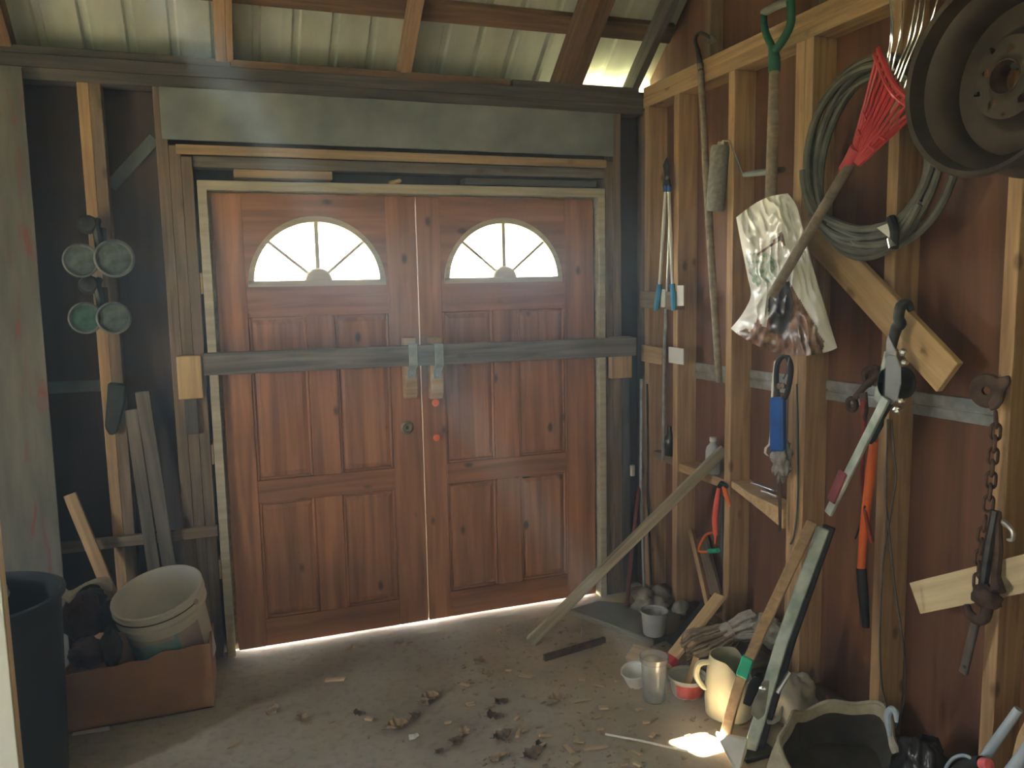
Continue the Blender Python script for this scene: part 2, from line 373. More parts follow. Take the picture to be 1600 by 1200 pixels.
# ------------------------------------------------------------------ the shell
YB, WX = 3.72, 2.06            # faces of the back and right wall studs
SB, SX = 3.82, 2.165           # inner faces of the sheathing
m = MB(); nx, ny = 60, 60
for_rows = [[(-3.2+5.5*i/nx, -1.3+5.075*j/ny, .004*noise.noise((i*.35, j*.35, 0))-.002) for i in range(nx+1)] for j in range(ny+1)]
m.grid(for_rows); m.box((-3.2,-1.3,-.12), (2.3,3.775,-.02))
struct(m.build('floor', floor_m, smooth=True, origin=(0,0,0)))
struct(MB().box((-30,-30,-.4), (30,40,-.035)).build('ground', grass_m, origin=(0,0,0)))

wb = MB().box((-3.2,SB,-.06),(-.045,SB+.02,2.6)).box((1.832,SB,-.06),(2.2,SB+.02,2.6)).box((-.045,SB,2.085),(1.832,SB+.02,2.6))
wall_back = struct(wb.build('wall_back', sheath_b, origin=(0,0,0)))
# gable-ended right wall
TAN = .80
def zs(y): return 2.76+(3.72-y)*TAN        # underside of the roof sheets, rear slope
YR = 1.26; ZR = zs(YR)
poly = [(SX,-1.3,0),(SX,3.84,0),(SX,3.84,zs(3.84)),(SX,YR,ZR),(SX,-1.3,zs(3.84)+.02)]
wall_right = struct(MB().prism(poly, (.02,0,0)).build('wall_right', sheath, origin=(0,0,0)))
PL = lambda pts: [(-3.2,)+p for p in pts]
wl = MB().prism(PL([(-1.3,0),(1.16,0),(1.16,zs(3.84)+2.1*TAN-.4),(-1.3,zs(3.84)+.02)]), (-.02,0,0)).prism(PL([(1.5,0),(3.84,0),(3.84,zs(3.84)),(1.5,zs(1.5))]), (-.02,0,0))
wl.prism(PL([(1.16,0),(1.5,0),(1.5,.5),(1.16,.5)]), (-.02,0,0)).prism(PL([(1.16,2.1),(1.5,2.1),(1.5,zs(1.5)),(YR,ZR),(1.16,zs(2*YR-1.16))]), (-.02,0,0)).prism(PL([(-1.3,zs(3.84)-.1),(1.16,zs(3.84)-.1),(1.16,zs(2*YR-1.16)),(-1.3,zs(3.84)+.02)]), (-.021,0,0))  # slot left open here to let side fill light in
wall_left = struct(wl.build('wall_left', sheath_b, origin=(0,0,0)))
wf = MB().box((-3.2,-1.22,0),(-.98,-1.2,2.6)).box((-.90,-1.22,0),(2.2,-1.2,2.6)).box((-.98,-1.22,2.05),(-.90,-1.2,2.6))  # narrow slit added between these panels lets in fill light
struct(wf.build('wall_front', sheath_b, origin=(0,0,0)))

# -- right wall framing
for y0, y1 in ((1.636,1.680),(2.069,2.113),(2.477,2.521),(2.5225,2.572),(2.949,2.993),(3.384,3.427),(3.66,3.705),(1.2,1.244),(.77,.814),(.34,.384),(-.1,-.056),(-.55,-.5)):
    beam('stud', (WX,y0,.04), (SX,y1,2.495), 2, stud_m, wall_right)
beam('corner_post', (WX+.02,3.708,0), (SX,SB,2.495), 2, stud_d, wall_right)
beam('bottom_plate', (WX,-1.2,0), (SX,3.72,.04), 1, stud_d, wall_right)
beam('top_plate', (WX,-1.2,2.495), (SX,3.72,2.545), 1, stud_m, wall_right)
beam('top_plate', (WX+.002,-1.2,2.5455), (SX,3.72,2.595), 1, stud_m, wall_right)
for y in (3.19, 2.5, 1.9, 1.26, .5): beam('gable_stud', (WX+.04,y,2.596), (SX,y+.044,min(zs(y),ZR-.2)-.03), 2, stud_d, wall_right)
# pressed steel brace let in behind the studs
p0 = R(1060, 575, 2.152); p1 = R(1545, 647, 2.152)
for y0, y1 in ((1.68,2.069),(2.113,2.477),(2.572,2.949),(2.993,3.384)):
    zz = lambda y: p0.z+(p1.z-p0.z)*(y-p0.y)/(p1.y-p0.y)
    br = MB()
    for dz in (-.021, .021): br.obox((2.159,(y0+y1)/2,zz((y0+y1)/2)+dz), Vector((.005,0,0)), Vector((0,(y1-y0)/2,(zz(y1)-zz(y0))/2)), Vector((0,0,.017)))
    br.obox((2.163,(y0+y1)/2,zz((y0+y1)/2)), Vector((.0015,0,0)), Vector((0,(y1-y0)/2,(zz(y1)-zz(y0))/2)), Vector((0,0,.036)))
    br.build('steel_brace', galv, wall_right, bevel=.002)
# blocking between studs
beam('blocking', (WX+.03,3.43,.725), (SX,3.66,.765), 1, stud_d, wall_right)
beam('blocking', (WX+.01,2.994,.715), (SX,3.383,.758), 1, stud_m, wall_right)
b1 = MB(); q = [(WX+.005,2.948,.765),(WX-.01,2.80,.745),(WX-.015,2.574,.735),(WX-.015,2.574,.655),(WX,2.75,.69),(WX+.005,2.948,.735)]
b1.prism(q, (.10,0,0)).build('blocking', palewood, wall_right, bevel=.004)
# cleats nailed across the corner studs, ends wrapped in white paper
for (a, b_, yy0, yy1) in ((995,1066,452,483),(1006,1038,536,566)):
    A = R(a,yy0,2.045); C = R(b_,yy1,2.045); D_ = R(a,yy1,2.045); 
    plank('cleat', (2.045,min(A.y,3.70),(A.z+D_.z)/2), (2.045,C.y,(A.z+D_.z)/2-.004), .085, .03, UZ, stud_d if a < 1000 else tanwood, wall_right)
for (a, b_, c_, d_) in ((1033,1039,452,480),(1058,1068,446,478),(1045,1068,542,570)):
    A = R(a,c_,2.025); C = R(b_,d_,2.025); MB().box((2.024,C.y,C.z),(2.0295,A.y,A.z)).build('white_wrap', paper, wall_right)

# -- back wall framing
for x0, x1, z1, mt in ((-.473,-.431,2.465,stud_m),(-.430,-.387,2.465,stud_d),(-.197,-.152,2.465,stud_d),(-.151,-.107,2.235,stud_d),(-.106,-.063,2.19,stud_d),
                   (1.848,1.889,2.235,stud_d),(1.890,1.935,2.465,stud_d),(1.936,1.985,1.33,plate_m),(-1.0,-.956,2.465,stud_d),(-1.6,-1.556,2.465,stud_d),(-2.2,-2.156,2.465,stud_d)):
    beam('stud', (x0,YB,0), (x1,SB,z1), 2, mt, wall_back)
beam('top_plate', (-3.2,YB,2.465), (2.059,SB,2.512), 0, plate_m, wall_back)
beam('top_plate', (-3.2,YB-.003,2.513), (2.059,SB,2.562), 0, plate_m, wall_back)
beam('top_plate', (.115,YB+.004,2.5625), (1.36,SB,2.594), 0, rafter_m, wall_back)
beam('top_plate', (1.37,YB+.004,2.5625), (2.04,SB,2.594), 0, plate_m, wall_back)
beam('top_plate', (-3.2,YB+.01,2.5625), (.112,SB,2.594), 0, plate_m, wall_back)
beam('lintel_board', (-.172,YB-.013,2.255), (1.888,YB-.001,2.464), 0, plyl, wall_back)
beam('lintel_strip', (-.122,YB-.022,2.198), (1.845,YB-.001,2.236), 0, tanwood, wall_back)
beam('lintel_strip', (-.06,YB+.012,2.150), (1.846,SB,2.197), 0, greywood, wall_back)
beam('filler_board', (.10,YB+.02,2.112), (.515,SB,2.148), 0, tanwood, wall_back)
beam('filler_board', (1.12,YB+.0,2.104), (1.80,SB-.02,2.135), 0, plate_m, wall_back)
for z in (1.62, .88, .36):
    beam('shim', (-.062,YB+.005,z), (-.052,SB-.02,z+.09), 2, palewood, wall_back)
beam('low_rail', (-.72,YB-.03,.567), (-.055,YB-.001,.612), 0, stud_d, wall_back)
def kblock(a, b, c, d, mt):
    A = B(a,c,YB-.04); C = B(b,d,YB-.04); beam('keeper_block', (A.x,YB-.045,C.z), (C.x,YB-.001,A.z), 2, mt, wall_back, .003)
kblock(275,318,557,622,palewood); kblock(955,987,527,590,tanwood)
# steel braces on the sheathing of the back wall
dullg = plain('dull_zinc', (.10,.125,.13), (.17,.20,.205), 9, .7, .2, .05)
plank('steel_brace', B(172,292,SB-.006), B(242,216,SB-.006), .05, .006, UZ, dullg, wall_back)
plank('steel_brace', (-.80,SB-.006,1.245), (-.474,SB-.006,1.245), .05, .006, UZ, dullg, wall_back)
A = B(287,615,YB-.02); C = B(311,678,YB-.02)
beam('dark_patch_board', (A.x,YB-.02,C.z), (C.x,YB-.001,A.z-.01), 2, plate_m, wall_back)

# -- door frame
fr = MB()
fr.prism([(-.050,3.70,0),(-.050,3.70,2.094),(1.837,3.70,2.098),(1.837,3.70,0),(1.800,3.70,0),(1.800,3.70,2.056),(-.012,3.70,2.054),(-.012,3.70,0)], (0,.125,0))
trim = struct(fr.build('trim_1', jamb_m, origin=(0,0,0), bevel=.003))
st = MB()
st.prism([(-.0125,3.7805,0),(-.0125,3.7805,2.057),(1.8005,3.7805,2.057),(1.8005,3.7805,0),(1.782,3.7805,0),(1.782,3.7805,2.035),(.008,3.7805,2.035),(.008,3.7805,0)], (0,.03,0))
st.build('door_stop', palewood, trim)

# -- doors
def make_door(name, x0, x1, mirror, label):
    y0, y1, zb, zt = 3.735, 3.780, .012, 2.046
    s0, s1 = (.122, .140) if not mirror else (.115, .148)
    a, b = x0+s0, x1-s1                       # inner edges of the stiles
    if mirror: a, b = x0+.112, x1-.160
    ms = MB()
    for (u, v) in ((x0, a), (b, x1)): ms.box((u,y0,zb), (v,y1,zt))
    # origin turned so that local X runs up the door
    d = beam(name, (x0,y0,zb), (a,y1,zt), 2, door_v, None, .002); struct(d, label)
    beam('stile', (b,y0,zb), (x1,y1,zt), 2, door_v, d)
    mid = (a+b)/2; mw_ = .062
    cx, cz, rad = mid, 1.652, min((b-a)/2, .305)-.004
    zbase = 1.515
    # top rail with the half-round opening
    pts = [(a,y0,zbase),(b,y0,zbase),(b,y0,zt),(a,y0,zt)]
    tr = MB()
    n = 28
    outer = [(a, zt-(zt-cz)*0)]
    for yy, flip in ((y0, 1), (y1, -1)):
        # strip above the arc
        arcp = [(cx-rad*math.cos(PI*i/n), cz+rad*math.sin(PI*i/n)) for i in range(n+1)]
        topp = [(a+(b-a)*(.5-.5*math.cos(PI*i/n)), zt) for i in range(n+1)]
        tr.grid([[(x,yy,z) for x,z in [(a,cz)]+arcp+[(b,cz)]], [(x,yy,z) for x,z in [(a,zt)]+topp+[(b,zt)]]])
        tr.add([(a,yy,zbase),(b,yy,zbase),(b,yy,cz),(a,yy,cz)], [(0,1,2,3)])
    tr.grid([[(x,y0,z) for x,z in arcp], [(x,y1,z) for x,z in arcp]])
    tr.add([(a,y0,cz),(b,y0,cz),(b,y1,cz),(a,y1,cz)], [(0,1,2,3)])
    tr.add([(a,y0,zbase),(b,y0,zbase),(b,y1,zbase),(a,y1,zbase)], [(0,1,2,3)])
    tr.build('top_rail', door_h, d)
    beam('rail', (a,y0,.682), (b,y1,.785), 0, door_h, d)
    beam('rail', (a,y0,zb), (b,y1,.140), 0, door_h, d)
    beam('mullion', (mid-mw_,y0,.140), (mid+mw_,y1,.682), 2, door_v, d)
    beam('mullion', (mid-mw_,y0,.785), (mid+mw_,y1,zbase), 2, door_v, d)
    for (u, v) in ((a, mid-mw_), (mid+mw_, b)):
        for (z0, z1) in ((.140,.682),(.785,zbase)):
            p = MB(); e = .034; yf = y0+.009; yr = y0+.021
            p.add([(u,yr,z0),(v,yr,z0),(v,yr,z1),(u,yr,z1),(u+e,yf,z0+e),(v-e,yf,z0+e),(v-e,yf,z1-e),(u+e,yf,z1-e),
                   (u,y1-.01,z0),(v,y1-.01,z0),(v,y1-.01,z1),(u,y1-.01,z1)],
                  [(0,1,5,4),(1,2,6,5),(2,3,7,6),(3,0,4,7),(4,5,6,7),(11,10,9,8),(0,8,9,1),(1,9,10,2),(2,10,11,3),(3,11,8,0)])
            # a panel's grain runs upright: rotate so that local X is up
            o = p.build('panel', door_v, None, origin=(0,0,0)); me = o.data
            c = Vector(((u+v)/2,(y0+y1)/2,(z0+z1)/2)); MX = Matrix(((0,0,-1,c.x),(0,1,0,c.y),(1,0,0,c.z),(0,0,0,1)))
            me.transform(MX.inverted()); put(o, MX, d)
            for (aa, bb, ax) in (((u,z0),(u+.013,z1),2),((v-.013,z0),(v,z1),2),((u+.013,z0),(v-.013,z0+.013),0),((u+.013,z1-.013),(v-.013,z1),0)):
                beam('panel_moulding', (aa[0],y0+.005,aa[1]), (bb[0],y0+.023,bb[1]), ax, door_h if ax == 0 else door_v, d, .004)
    # fan light
    ro, ri = rad, rad-.026
    ring = [(cx-ro*math.cos(PI*i/n), cz+ro*math.sin(PI*i/n)) for i in range(n+1)] + [(cx+ri*math.cos(PI*i/n), cz+ri*math.sin(PI*i/n)) for i in range(n+1)]
    fm = MB()
    k = n+1
    of = [(cx-ro*math.cos(PI*i/n), cz+ro*math.sin(PI*i/n)) for i in range(k)]; inf = [(cx-ri*math.cos(PI*i/n), cz+.012+(ri-.012)*math.sin(PI*i/n)) for i in range(k)]
    fm.grid([[(x,y0-.008,z) for x,z in of],[(x,y0-.008,z) for x,z in inf],[(x,y1+.008,z) for x,z in inf],[(x,y1+.008,z) for x,z in of],[(x,y0-.008,z) for x,z in of]])
    fm.box((cx-ro,y0-.008,cz-.006),(cx+ro,y1+.008,cz+.020))
    wf_ = fm.build('fanlight_frame', jambf, d, smooth=30)
    hub = MB(); hr = .062
    hub.prism([(cx-hr*math.cos(PI*i/14),y0-.010,cz+.012+hr*math.sin(PI*i/14)) for i in range(15)], (0,.05,0)); hub.build('fanlight_hub', jambf, wf_, bevel=.006)
    for ang in (PI*.235, PI*.5, PI*.765):
        dx, dz = math.cos(ang), math.sin(ang)
        plank('glazing_bar', (cx+dx*.05,y0+.016,cz+.012+dz*.05), (cx+dx*(ri+.005),y0+.016,cz+.012+dz*(ri-.012)), (.018 if ang == PI*.5 else .013), .03, (-dz,0,dx), jambf, wf_, .001)
    angs = [0, PI*.235, PI*.5, PI*.765, PI]
    for i in range(4):
        q = [(cx,y0+.018,cz+.014)]+[(cx+(ri+.002)*math.cos(angs[i]+(angs[i+1]-angs[i])*j/8), y0+.018, cz+.012+(ri-.008)*math.sin(angs[i]+(angs[i+1]-angs[i])*j/8)) for j in range(9)]
        MB().prism(q, (0,.003,0)).build('pane', glass, wf_)
    return d
jambf = wood('fanlight_frame_wood', (.40,.32,.19), (.56,.46,.29), 0, 0, .6, .2)
door_1 = make_door('door_1', .001, .8833, False, 'pine panelled door with fan-shaped window and a round lock hole')
door_2 = make_door('door_2', .887, 1.788, True, 'pine panelled door with fan-shaped window and two orange plugs')
# bar hooks: a wooden backing block and a bent galvanised strap on each door
for px, d in ((640, door_1), (680, door_2)):
    A = B(px-11,528,3.70); C = B(px+11,622,3.70); xm = (A.x+C.x)/2
    blk = MB().prism([(A.x,3.734,C.z),(A.x,3.734,A.z),(A.x,3.675,A.z),(A.x,3.668,C.z+.03),(A.x,3.690,C.z)], (C.x-A.x,0,0)).build('hook_block', tanwood, d, bevel=.002)
    s = MB(); hw = .020; yb = 3.668
    zt_, zm, zl = B(px,539,3.64).z, B(px,574,3.64).z, B(px,592,3.64).z
    path = [(yb,zt_+.004),(yb-.050,zt_+.004),(yb-.052,zm+.01),(yb-.006,zm-.018),(yb-.005,zl)]
    t = .004
    for (ya,za),(yb_,zb_) in zip(path, path[1:]):
        dv = Vector((0,yb_-ya,zb_-za)); nn = Vector((1,0,0)).cross(dv).normalized()*t/2
        s.obox((xm,(ya+yb_)/2,(za+zb_)/2), Vector((hw,0,0)), dv/2*1.03, nn)
    s.build('strap_hook', galv, blk, bevel=.001)
    MB().lathe([(0,0),(.006,0),(.005,.003),(0,.004)], 10, rot_to((0,-1,0),(xm,yb-.008,zl+.012))).build('screw_head', steel, blk)
c = B(636,668,3.735)
lk = MB().lathe([(.009,0),(.030,0),(.032,.004),(.028,.008),(.020,.009),(.017,.005),(.009,.005)], 24, rot_to((0,-1,0), c)).build('lock_rose', brass, door_1, smooth=True)
MB().lathe([(0,0),(.009,0),(.009,.003),(0,.003)], 16, rot_to((0,-1,0), c)).build('keyhole', black, lk)
for px, py in ((680,629),(682,683)):
    MB().lathe([(0,0),(.012,0),(.014,.004),(.012,.010),(.016,.012),(.018,.018),(.014,.024),(0,.026)], 20, rot_to((-.12,-1,.06), B(px,py,3.735))).build('orange_plug', orangeg, door_2, smooth=True)
bar = plank('door_bar', B(318,569,3.645), B(992,541,3.645), .094, .032, UZ, greywood)
tag(bar, 'long weathered grey wooden bar held across both doors by hooks', 'bar')
o = MB().obox(B(617,284,3.71), Vector((.03,0,.006)), Vector((0,.012,.004)), Vector((0,0,.008))).build('dry_leaf', palewood, bevel=.006)
tag(o, 'curled yellow leaf on top of the door frame', 'leaf')

# ------------------------------------------------------------------ roof
def sheet(x0, x1, s0, s1, front=False, lift=0.0):
    """ribbed sheet between x0..x1, from distance s0 to s1 in y measured from the eave (y=4.02)"""
    prof = []; x = x0; pit = .165
    k = math.floor(x0/pit)
    pts = [(x0, 0)]
    while k*pit < x1+.1:
        c = k*pit+.06
        for dx, h in ((-.020,0),(-.011,.020),(.011,.020),(.020,0)):
            if x0 < c+dx < x1: pts.append((c+dx, h))
        k += 1
    pts.append((x1, 0))
    if front: f = lambda y: (2*YR-y)
    else: f = lambda y: y
    ya, yb_ = 4.02-s0, 4.02-s1
    m = MB(); rows = []
    for (yy) in (ya, yb_):
        rows.append([(x, f(yy), zs(yy)+h+lift) for x, h in pts]); 
    top = [[(x, y, z+.002) for (x, y, z) in r] for r in rows]
    m.grid(rows); m.grid(top)
    m.grid([rows[0], top[0]]); m.grid([rows[1], top[1]])
    return m
ceil = struct(MB().obox((-.5,YR,ZR+.02), Vector((2.8,0,0)), Vector((0,.12,0)), Vector((0,0,.012))).build('ceiling', roof_m, origin=(0,0,0)))
T = Vector((1.53, 2.335, .0))                       # where the sun patch falls
t = (zs(T.y)-T.z)/(SUN.z+SUN.y*TAN); SUN_HOLE = T+SUN*t  # unseen roof gap added so the sun can reach that spot
full = 4.02-YR
edges = [-3.25]+[-2.97+.66*i for i in range(8)]+[2.30]
hx0, hx1 = SUN_HOLE.x-.11, SUN_HOLE.x+.11; hs = 4.02-SUN_HOLE.y
for n_s, (a, b) in enumerate(zip(edges, edges[1:])):
    a_, b_ = a, b+.03; up = .005*(n_s % 2)
    sheet(a_, b_, 0, full, True, up).build('roof_sheet', roof_m, ceil)
    if a_ < SUN_HOLE.x < b_:
        segs = [(a_, hx0, 0, full), (hx1, b_, 0, full), (hx0-.002, hx1+.002, 0, hs-.05), (hx0-.002, hx1+.002, hs+.05, full)]
        for g in segs: sheet(*g, False, up).build('roof_sheet', roof_m, ceil)
    else: sheet(a_, b_, 0, full, False, up).build('roof_sheet', roof_m, ceil)
cosA = 1/math.sqrt(1+TAN*TAN)
def rafter(x0, x1, d0, d1, mt, name='rafter'):
    ya, yb_ = 3.90, YR
    ctr = (d0+d1)/2/cosA
    plank(name, ((x0+x1)/2, ya, zs(ya)-ctr), ((x0+x1)/2, yb_, zs(yb_)-ctr), x1-x0, d1-d0, UX, mt, ceil)
for x0, x1, mt in ((.055,.098,rafter_l),(.099,.125,rafter_l),(.835,.885,rafter_l),(-.73,-.686,rafter_m),(1.60,1.66,rafter_m),(1.661,1.73,rafter_m),(2.0,2.04,plate_m),(-1.5,-1.45,rafter_m),(-2.3,-2.25,rafter_m)):
    rafter(x0, x1, .041, .131, mt)
for y in (3.60, 3.0, 2.4, 1.8):
    plank('purlin', (-3.15,y,zs(y)-.021/cosA), (2.15,y,zs(y)-.021/cosA), .09, .038, (0,-1,TAN), rafter_m, ceil)
for x0, x1 in ((-3.2,-2.3),(-2.302,-1.5),(-1.502,-.70),(-.702,.06),(.058,.84),(.838,1.70)):  # hidden eave boards added to block light from below; last bay stays open
    beam('soffit_light_stop', (x0,3.8405,2.490), (x1,3.985,2.502), 0, plate_m, wall_back)
    beam('fascia_light_stop', (x0,3.985,2.470), (x1,4.003,2.572), 0, plate_m, wall_back)

# haze volume in the shed, standing in for lens glare
hm = bpy.data.materials.new('glare_haze'); hm.use_nodes = True; ht = hm.node_tree; ht.nodes.clear()
ho = N(ht, 'ShaderNodeOutputMaterial'); hv_ = N(ht, 'ShaderNodeVolumeScatter'); hv_.inputs['Density'].default_value = HAZE; hv_.inputs['Anisotropy'].default_value = .55
hv_.inputs['Color'].default_value = (.58, .82, 1, 1); ht.links.new(hv_.outputs[0], ho.inputs['Volume'])
hz = MB().prism([(-3.19,-1.19,.01),(-3.19,3.815,.01),(-3.19,3.815,2.66),(-3.19,YR,ZR-.06),(-3.19,-1.19,2.66)], (5.34,0,0))  .build('haze', hm, origin=(0,0,0))
struct(hz, 'thin haze volume standing in for lens glare')

# ------------------------------------------------------------------ left side
A = B(-60,108,3.66)
sh = MB(); x1 = B(33,108,3.66).x; x1b = B(107,960,3.66).x
sh.prism([(A.x-.3,3.665,B(0,104,3.665).z),(x1,3.665,B(33,106,3.665).z),(x1b,3.60,.02),(A.x-.3,3.60,.02)], (0,.014,0))
tag(sh.build('plywood_sheet', sheet_m, origin=(A.x-.3,3.6,0)), 'tall grey plywood sheet with red paint smears leaning on the studs', 'plywood')
# leaning planks
def lean(p0, p1, w_, t_, mt, label, cat='plank', wdir=UX):
    return tag(plank('leaning_plank', p0, p1, w_, t_, wdir, mt), label, cat)
lean(B(222,612,3.70), B(268,905,3.655), .055, .022, greywood, 'weathered grey plank with a nail hole leaning beside the double stud')
lean(B(205,640,3.705), B(243,905,3.66), .05, .02, greywood, 'darker grey plank leaning behind the nail-holed plank')
lean(B(109,772,3.66), B(176,935,3.60), .048, .025, tanwood, 'short pale board leaning behind the white rag and box')
# double lamps
def lamps(pa, pb, ra, rb, top, label, ga, gb):
    ca, cb = B(*pa, 3.62), B(*pb, 3.62); th = thing('double_lamp', (ca+cb)/2-Vector((0,0,.08)), label, 'lamp', None)
    for c, r, g in ((ca, ra, ga), (cb, rb, gb)):
        M_ = rot_to((.05,-1,.05), c)
        h = MB().lathe([(0,-.055),(r*.5,-.05),(r*.9,-.01),(r,0),(r*1.02,.008),(r*.92,.012),(r*.84,.004),(r*.8,-.006),(0,-.004)], 28, M_).build('lamp_ring', [steel_dk][0], th, smooth=True)
        MB().lathe([(0,.004),(r*.4,.003),(r*.83,-.002),(r*.83,-.006),(0,-.0045)], 28, M_).build('lens', g, h, smooth=True)
    t0 = B(*top, 3.66); mid = (ca+cb)/2
    MB().tube(smoothpath([t0+Vector((0,.05,.02)), t0, mid+Vector((0,.05,.03)), ca+Vector((.02,.05,0))], 5), .016, 8).tube(smoothpath([t0+Vector((.02,.03,-.01)), mid+Vector((.02,.05,.02)), cb+Vector((-.02,.05,0))], 5), .013, 8).build('bracket', darkst, th, smooth=True)
    MB().lathe([(0,0),(.035,0),(.04,.01),(.03,.03),(0,.035)], 14, rot_to((0,-1,.2), t0+Vector((-.03,.01,0)))).build('bracket_clamp', darkst, th, smooth=True)
steel_dk = plain('dusty_lamp_housing', (.10,.115,.11), (.20,.22,.21), 20, .5, .2, .1)
lamps((127,407), (179,404), .066, .074, (150,352), 'upper dusty double round lamp hung on the double stud', lamp_gl, lamp_gl)
lamps((134,497), (178,497), .062, .064, (152,446), 'lower double round lamp with one greenish ring, hung on the stud', lamp_gg, lamp_gl)
# sheath
p = [B(x,y,3.68) for x,y in ((168,598),(198,600),(196,630),(184,676),(172,682),(163,668),(166,630))]
o = MB().prism(p, (0,.03,0)).build('tool_sheath', leather, bevel=.008)
tag(o, 'dark leather tool sheath hanging low on the double stud', 'sheath')

# bin
def px_of(P):
    d = Vector(P)-Vector((0,0,CAMH)); k = d.dot(_fw); return 800+FPX*d.dot(CR)/k, 600-FPX*d.dot(CU)/k
bc = Vector((-.80, 2.98, 0)); bh = .655
t_ = thing('trash_bin', bc, 'tall dark grey plastic bin left of the cardboard box', 'bin')
bod = MB().lathe([(0,0),(.215,0),(.228,.02),(.250,bh-.02),(.264,bh-.015),(.266,bh),(.254,bh+.004),(.242,bh-.02),(.21,.06),(0,.06)], 40, Matrix.Translation(bc)).build('body', bin_m, t_, smooth=True)
for a in (-1.2, 1.9):
    p = bc+Vector((.24*math.cos(a),.24*math.sin(a),bh-.1)); MB().obox(p, Vector((-math.sin(a)*.05,math.cos(a)*.05,0)), Vector((math.cos(a)*.02,math.sin(a)*.02,0)), Vector((0,0,.015))).build('handle', bin_m, t_, bevel=.006)
def blob(name, c, s, mt, parent=None, amp=.25, fr=3.0, seed=0, n=20, flatten=None):
    m = MB(); rows = []
    for i in range(n+1):
        th = PI*i/n; row = []
        for j in range(2*n):
            ph = PI*j/n; d = Vector((math.sin(th)*math.cos(ph), math.sin(th)*math.sin(ph), math.cos(th)))
            k = 1+amp*noise.noise(d*fr+Vector((seed*7.3, seed, 0)))+amp*.5*noise.noise(d*fr*2.7+Vector((seed*3, 0, seed)))
            z = d.z*k*s[2]
            if flatten is not None: z = max(z, flatten*s[2])
            row.append(Vector(c)+Vector((d.x*k*s[0], d.y*k*s[1], z)))
        rows.append(row)
    m.grid(rows, True); return m.build(name, mt, parent, smooth=180)
o = blob('crumpled_wrapper', bc+Vector((-.05,.11,bh-.04)), (.11,.08,.07), [ragw][0], None, .35, 3, 2); tag(o, 'crumpled white and red wrapper lying in the dark bin', 'wrapper')
o2 = blob('red_patch', bc+Vector((.0,.08,bh-.01)), (.05,.03,.03), redt, o, .3, 3, 5)

# cardboard box
bx0, bx1, by0, by1 = -.615, -.105, 3.262, 3.56
def ragged(x0, x1, y0, y1, z, n=9):
    return [(x0+(x1-x0)*i/n, y0+(y1-y0)*i/n, z(i/n)) for i in range(n+1)]
cb = thing('cardboard_box', (-.36,3.41,0), 'open brown cardboard box with ragged cut edges holding the bucket', 'box')
th_ = .006
for (x0,y0,x1,y1,zf,nm) in ((bx0,by0,bx1,by0,lambda t:.232+.022*t+(.012 if t>.62 else -.004)+.004*math.sin(t*31),'front_panel'),
                        (bx1,by0,bx1+.01,by1,lambda t:.266-.03*t+.006*math.sin(t*17),'side_panel'),
                        (bx0,by0,bx0,by1,lambda t:.22+.01*math.sin(t*9),'side_panel'),(bx0,by1,bx1,by1,lambda t:.25+.01*math.sin(t*12),'back_panel')):
    top = ragged(x0,x1,y0,y1,zf); q = top+[(x1,y1,.003),(x0,y0,.003)]
    nrm = Vector((-(y1-y0), x1-x0, 0)).normalized()*th_
    MB().prism(q, nrm).build(nm, card_m, cb)
MB().box((bx0,by0,.003),(bx1,by1,.009)).build('bottom_panel', card_m, cb)
o = MB().prism([F(112,1150,.002),F(172,1141,.002),F(170,1133,.002),F(116,1140,.002)], (0,0,.001)).build('paper_scrap', paper)
tag(o, 'white paper scrap on the floor under the cardboard box edge', 'paper')

# bucket, tilted in the box
rim = B(245,924,3.39); ax = Vector((-.19,-.25,1)).normalized(); Hh = .345
Mx = rot_to(ax, rim-ax*Hh)
def bm_(a, z, k):
    if k >= 12: return 0
    a = (a+.9) % (2*PI)
    return 0
bk = thing('white_bucket', rim-ax*Hh, 'dirty white plastic bucket with teal print standing tilted in the cardboard box', 'bucket')
R0, R1 = .138, .170
prof = [(0,0),(R0,0),(R0+.006,.006)]+[(R0+.006+(R1-.012-R0-.006)*i/14,.006+(Hh-.085)*i/14) for i in range(1,15)]+[(R1+.002,Hh-.075),(R1+.002,Hh-.068),(R1-.006,Hh-.064),(R1-.004,Hh-.035),(R1+.004,Hh-.033),(R1+.004,Hh-.026),(R1-.003,Hh-.022),(R1+.002,Hh-.006),(R1+.003,Hh),(R1-.004,Hh+.002),(R1-.008,Hh-.004),(R0-.002,.01),(0,.008)]
def bmat(a, z, k):
    if k > 16: return 0
    v = Mx.to_3x3() @ Vector((math.cos(a), math.sin(a), 0)); u = math.degrees(math.atan2(v.y, v.x)) % 360
    if 196 < u < 288 and z < .185+.0004*(u-196): return 1
    if 196 < u < 325 and z < .222: return 2
    return 0
MB().lathe(prof, 72, Mx, True, bmat).build('body', [bk_white, bk_blue, bk_pink], bk, smooth=30)
hp = [Mx @ Vector(((R1+.006)*math.cos(a), (R1+.006)*math.sin(a), Hh-.03-.0*abs(math.sin(a)))) for a in [PI*1.05+i*PI*.95/20 for i in range(21)]]
MB().tube(hp, .0025, 6).build('wire_handle', darkst, bk)
for i in (0, 20): MB().lathe([(0,0),(.012,0),(.010,.008),(0,.01)], 12, rot_to((hp[i]-rim).normalized(), hp[i]-(hp[i]-rim).normalized()*.004)).build('handle_boss', offw, bk)
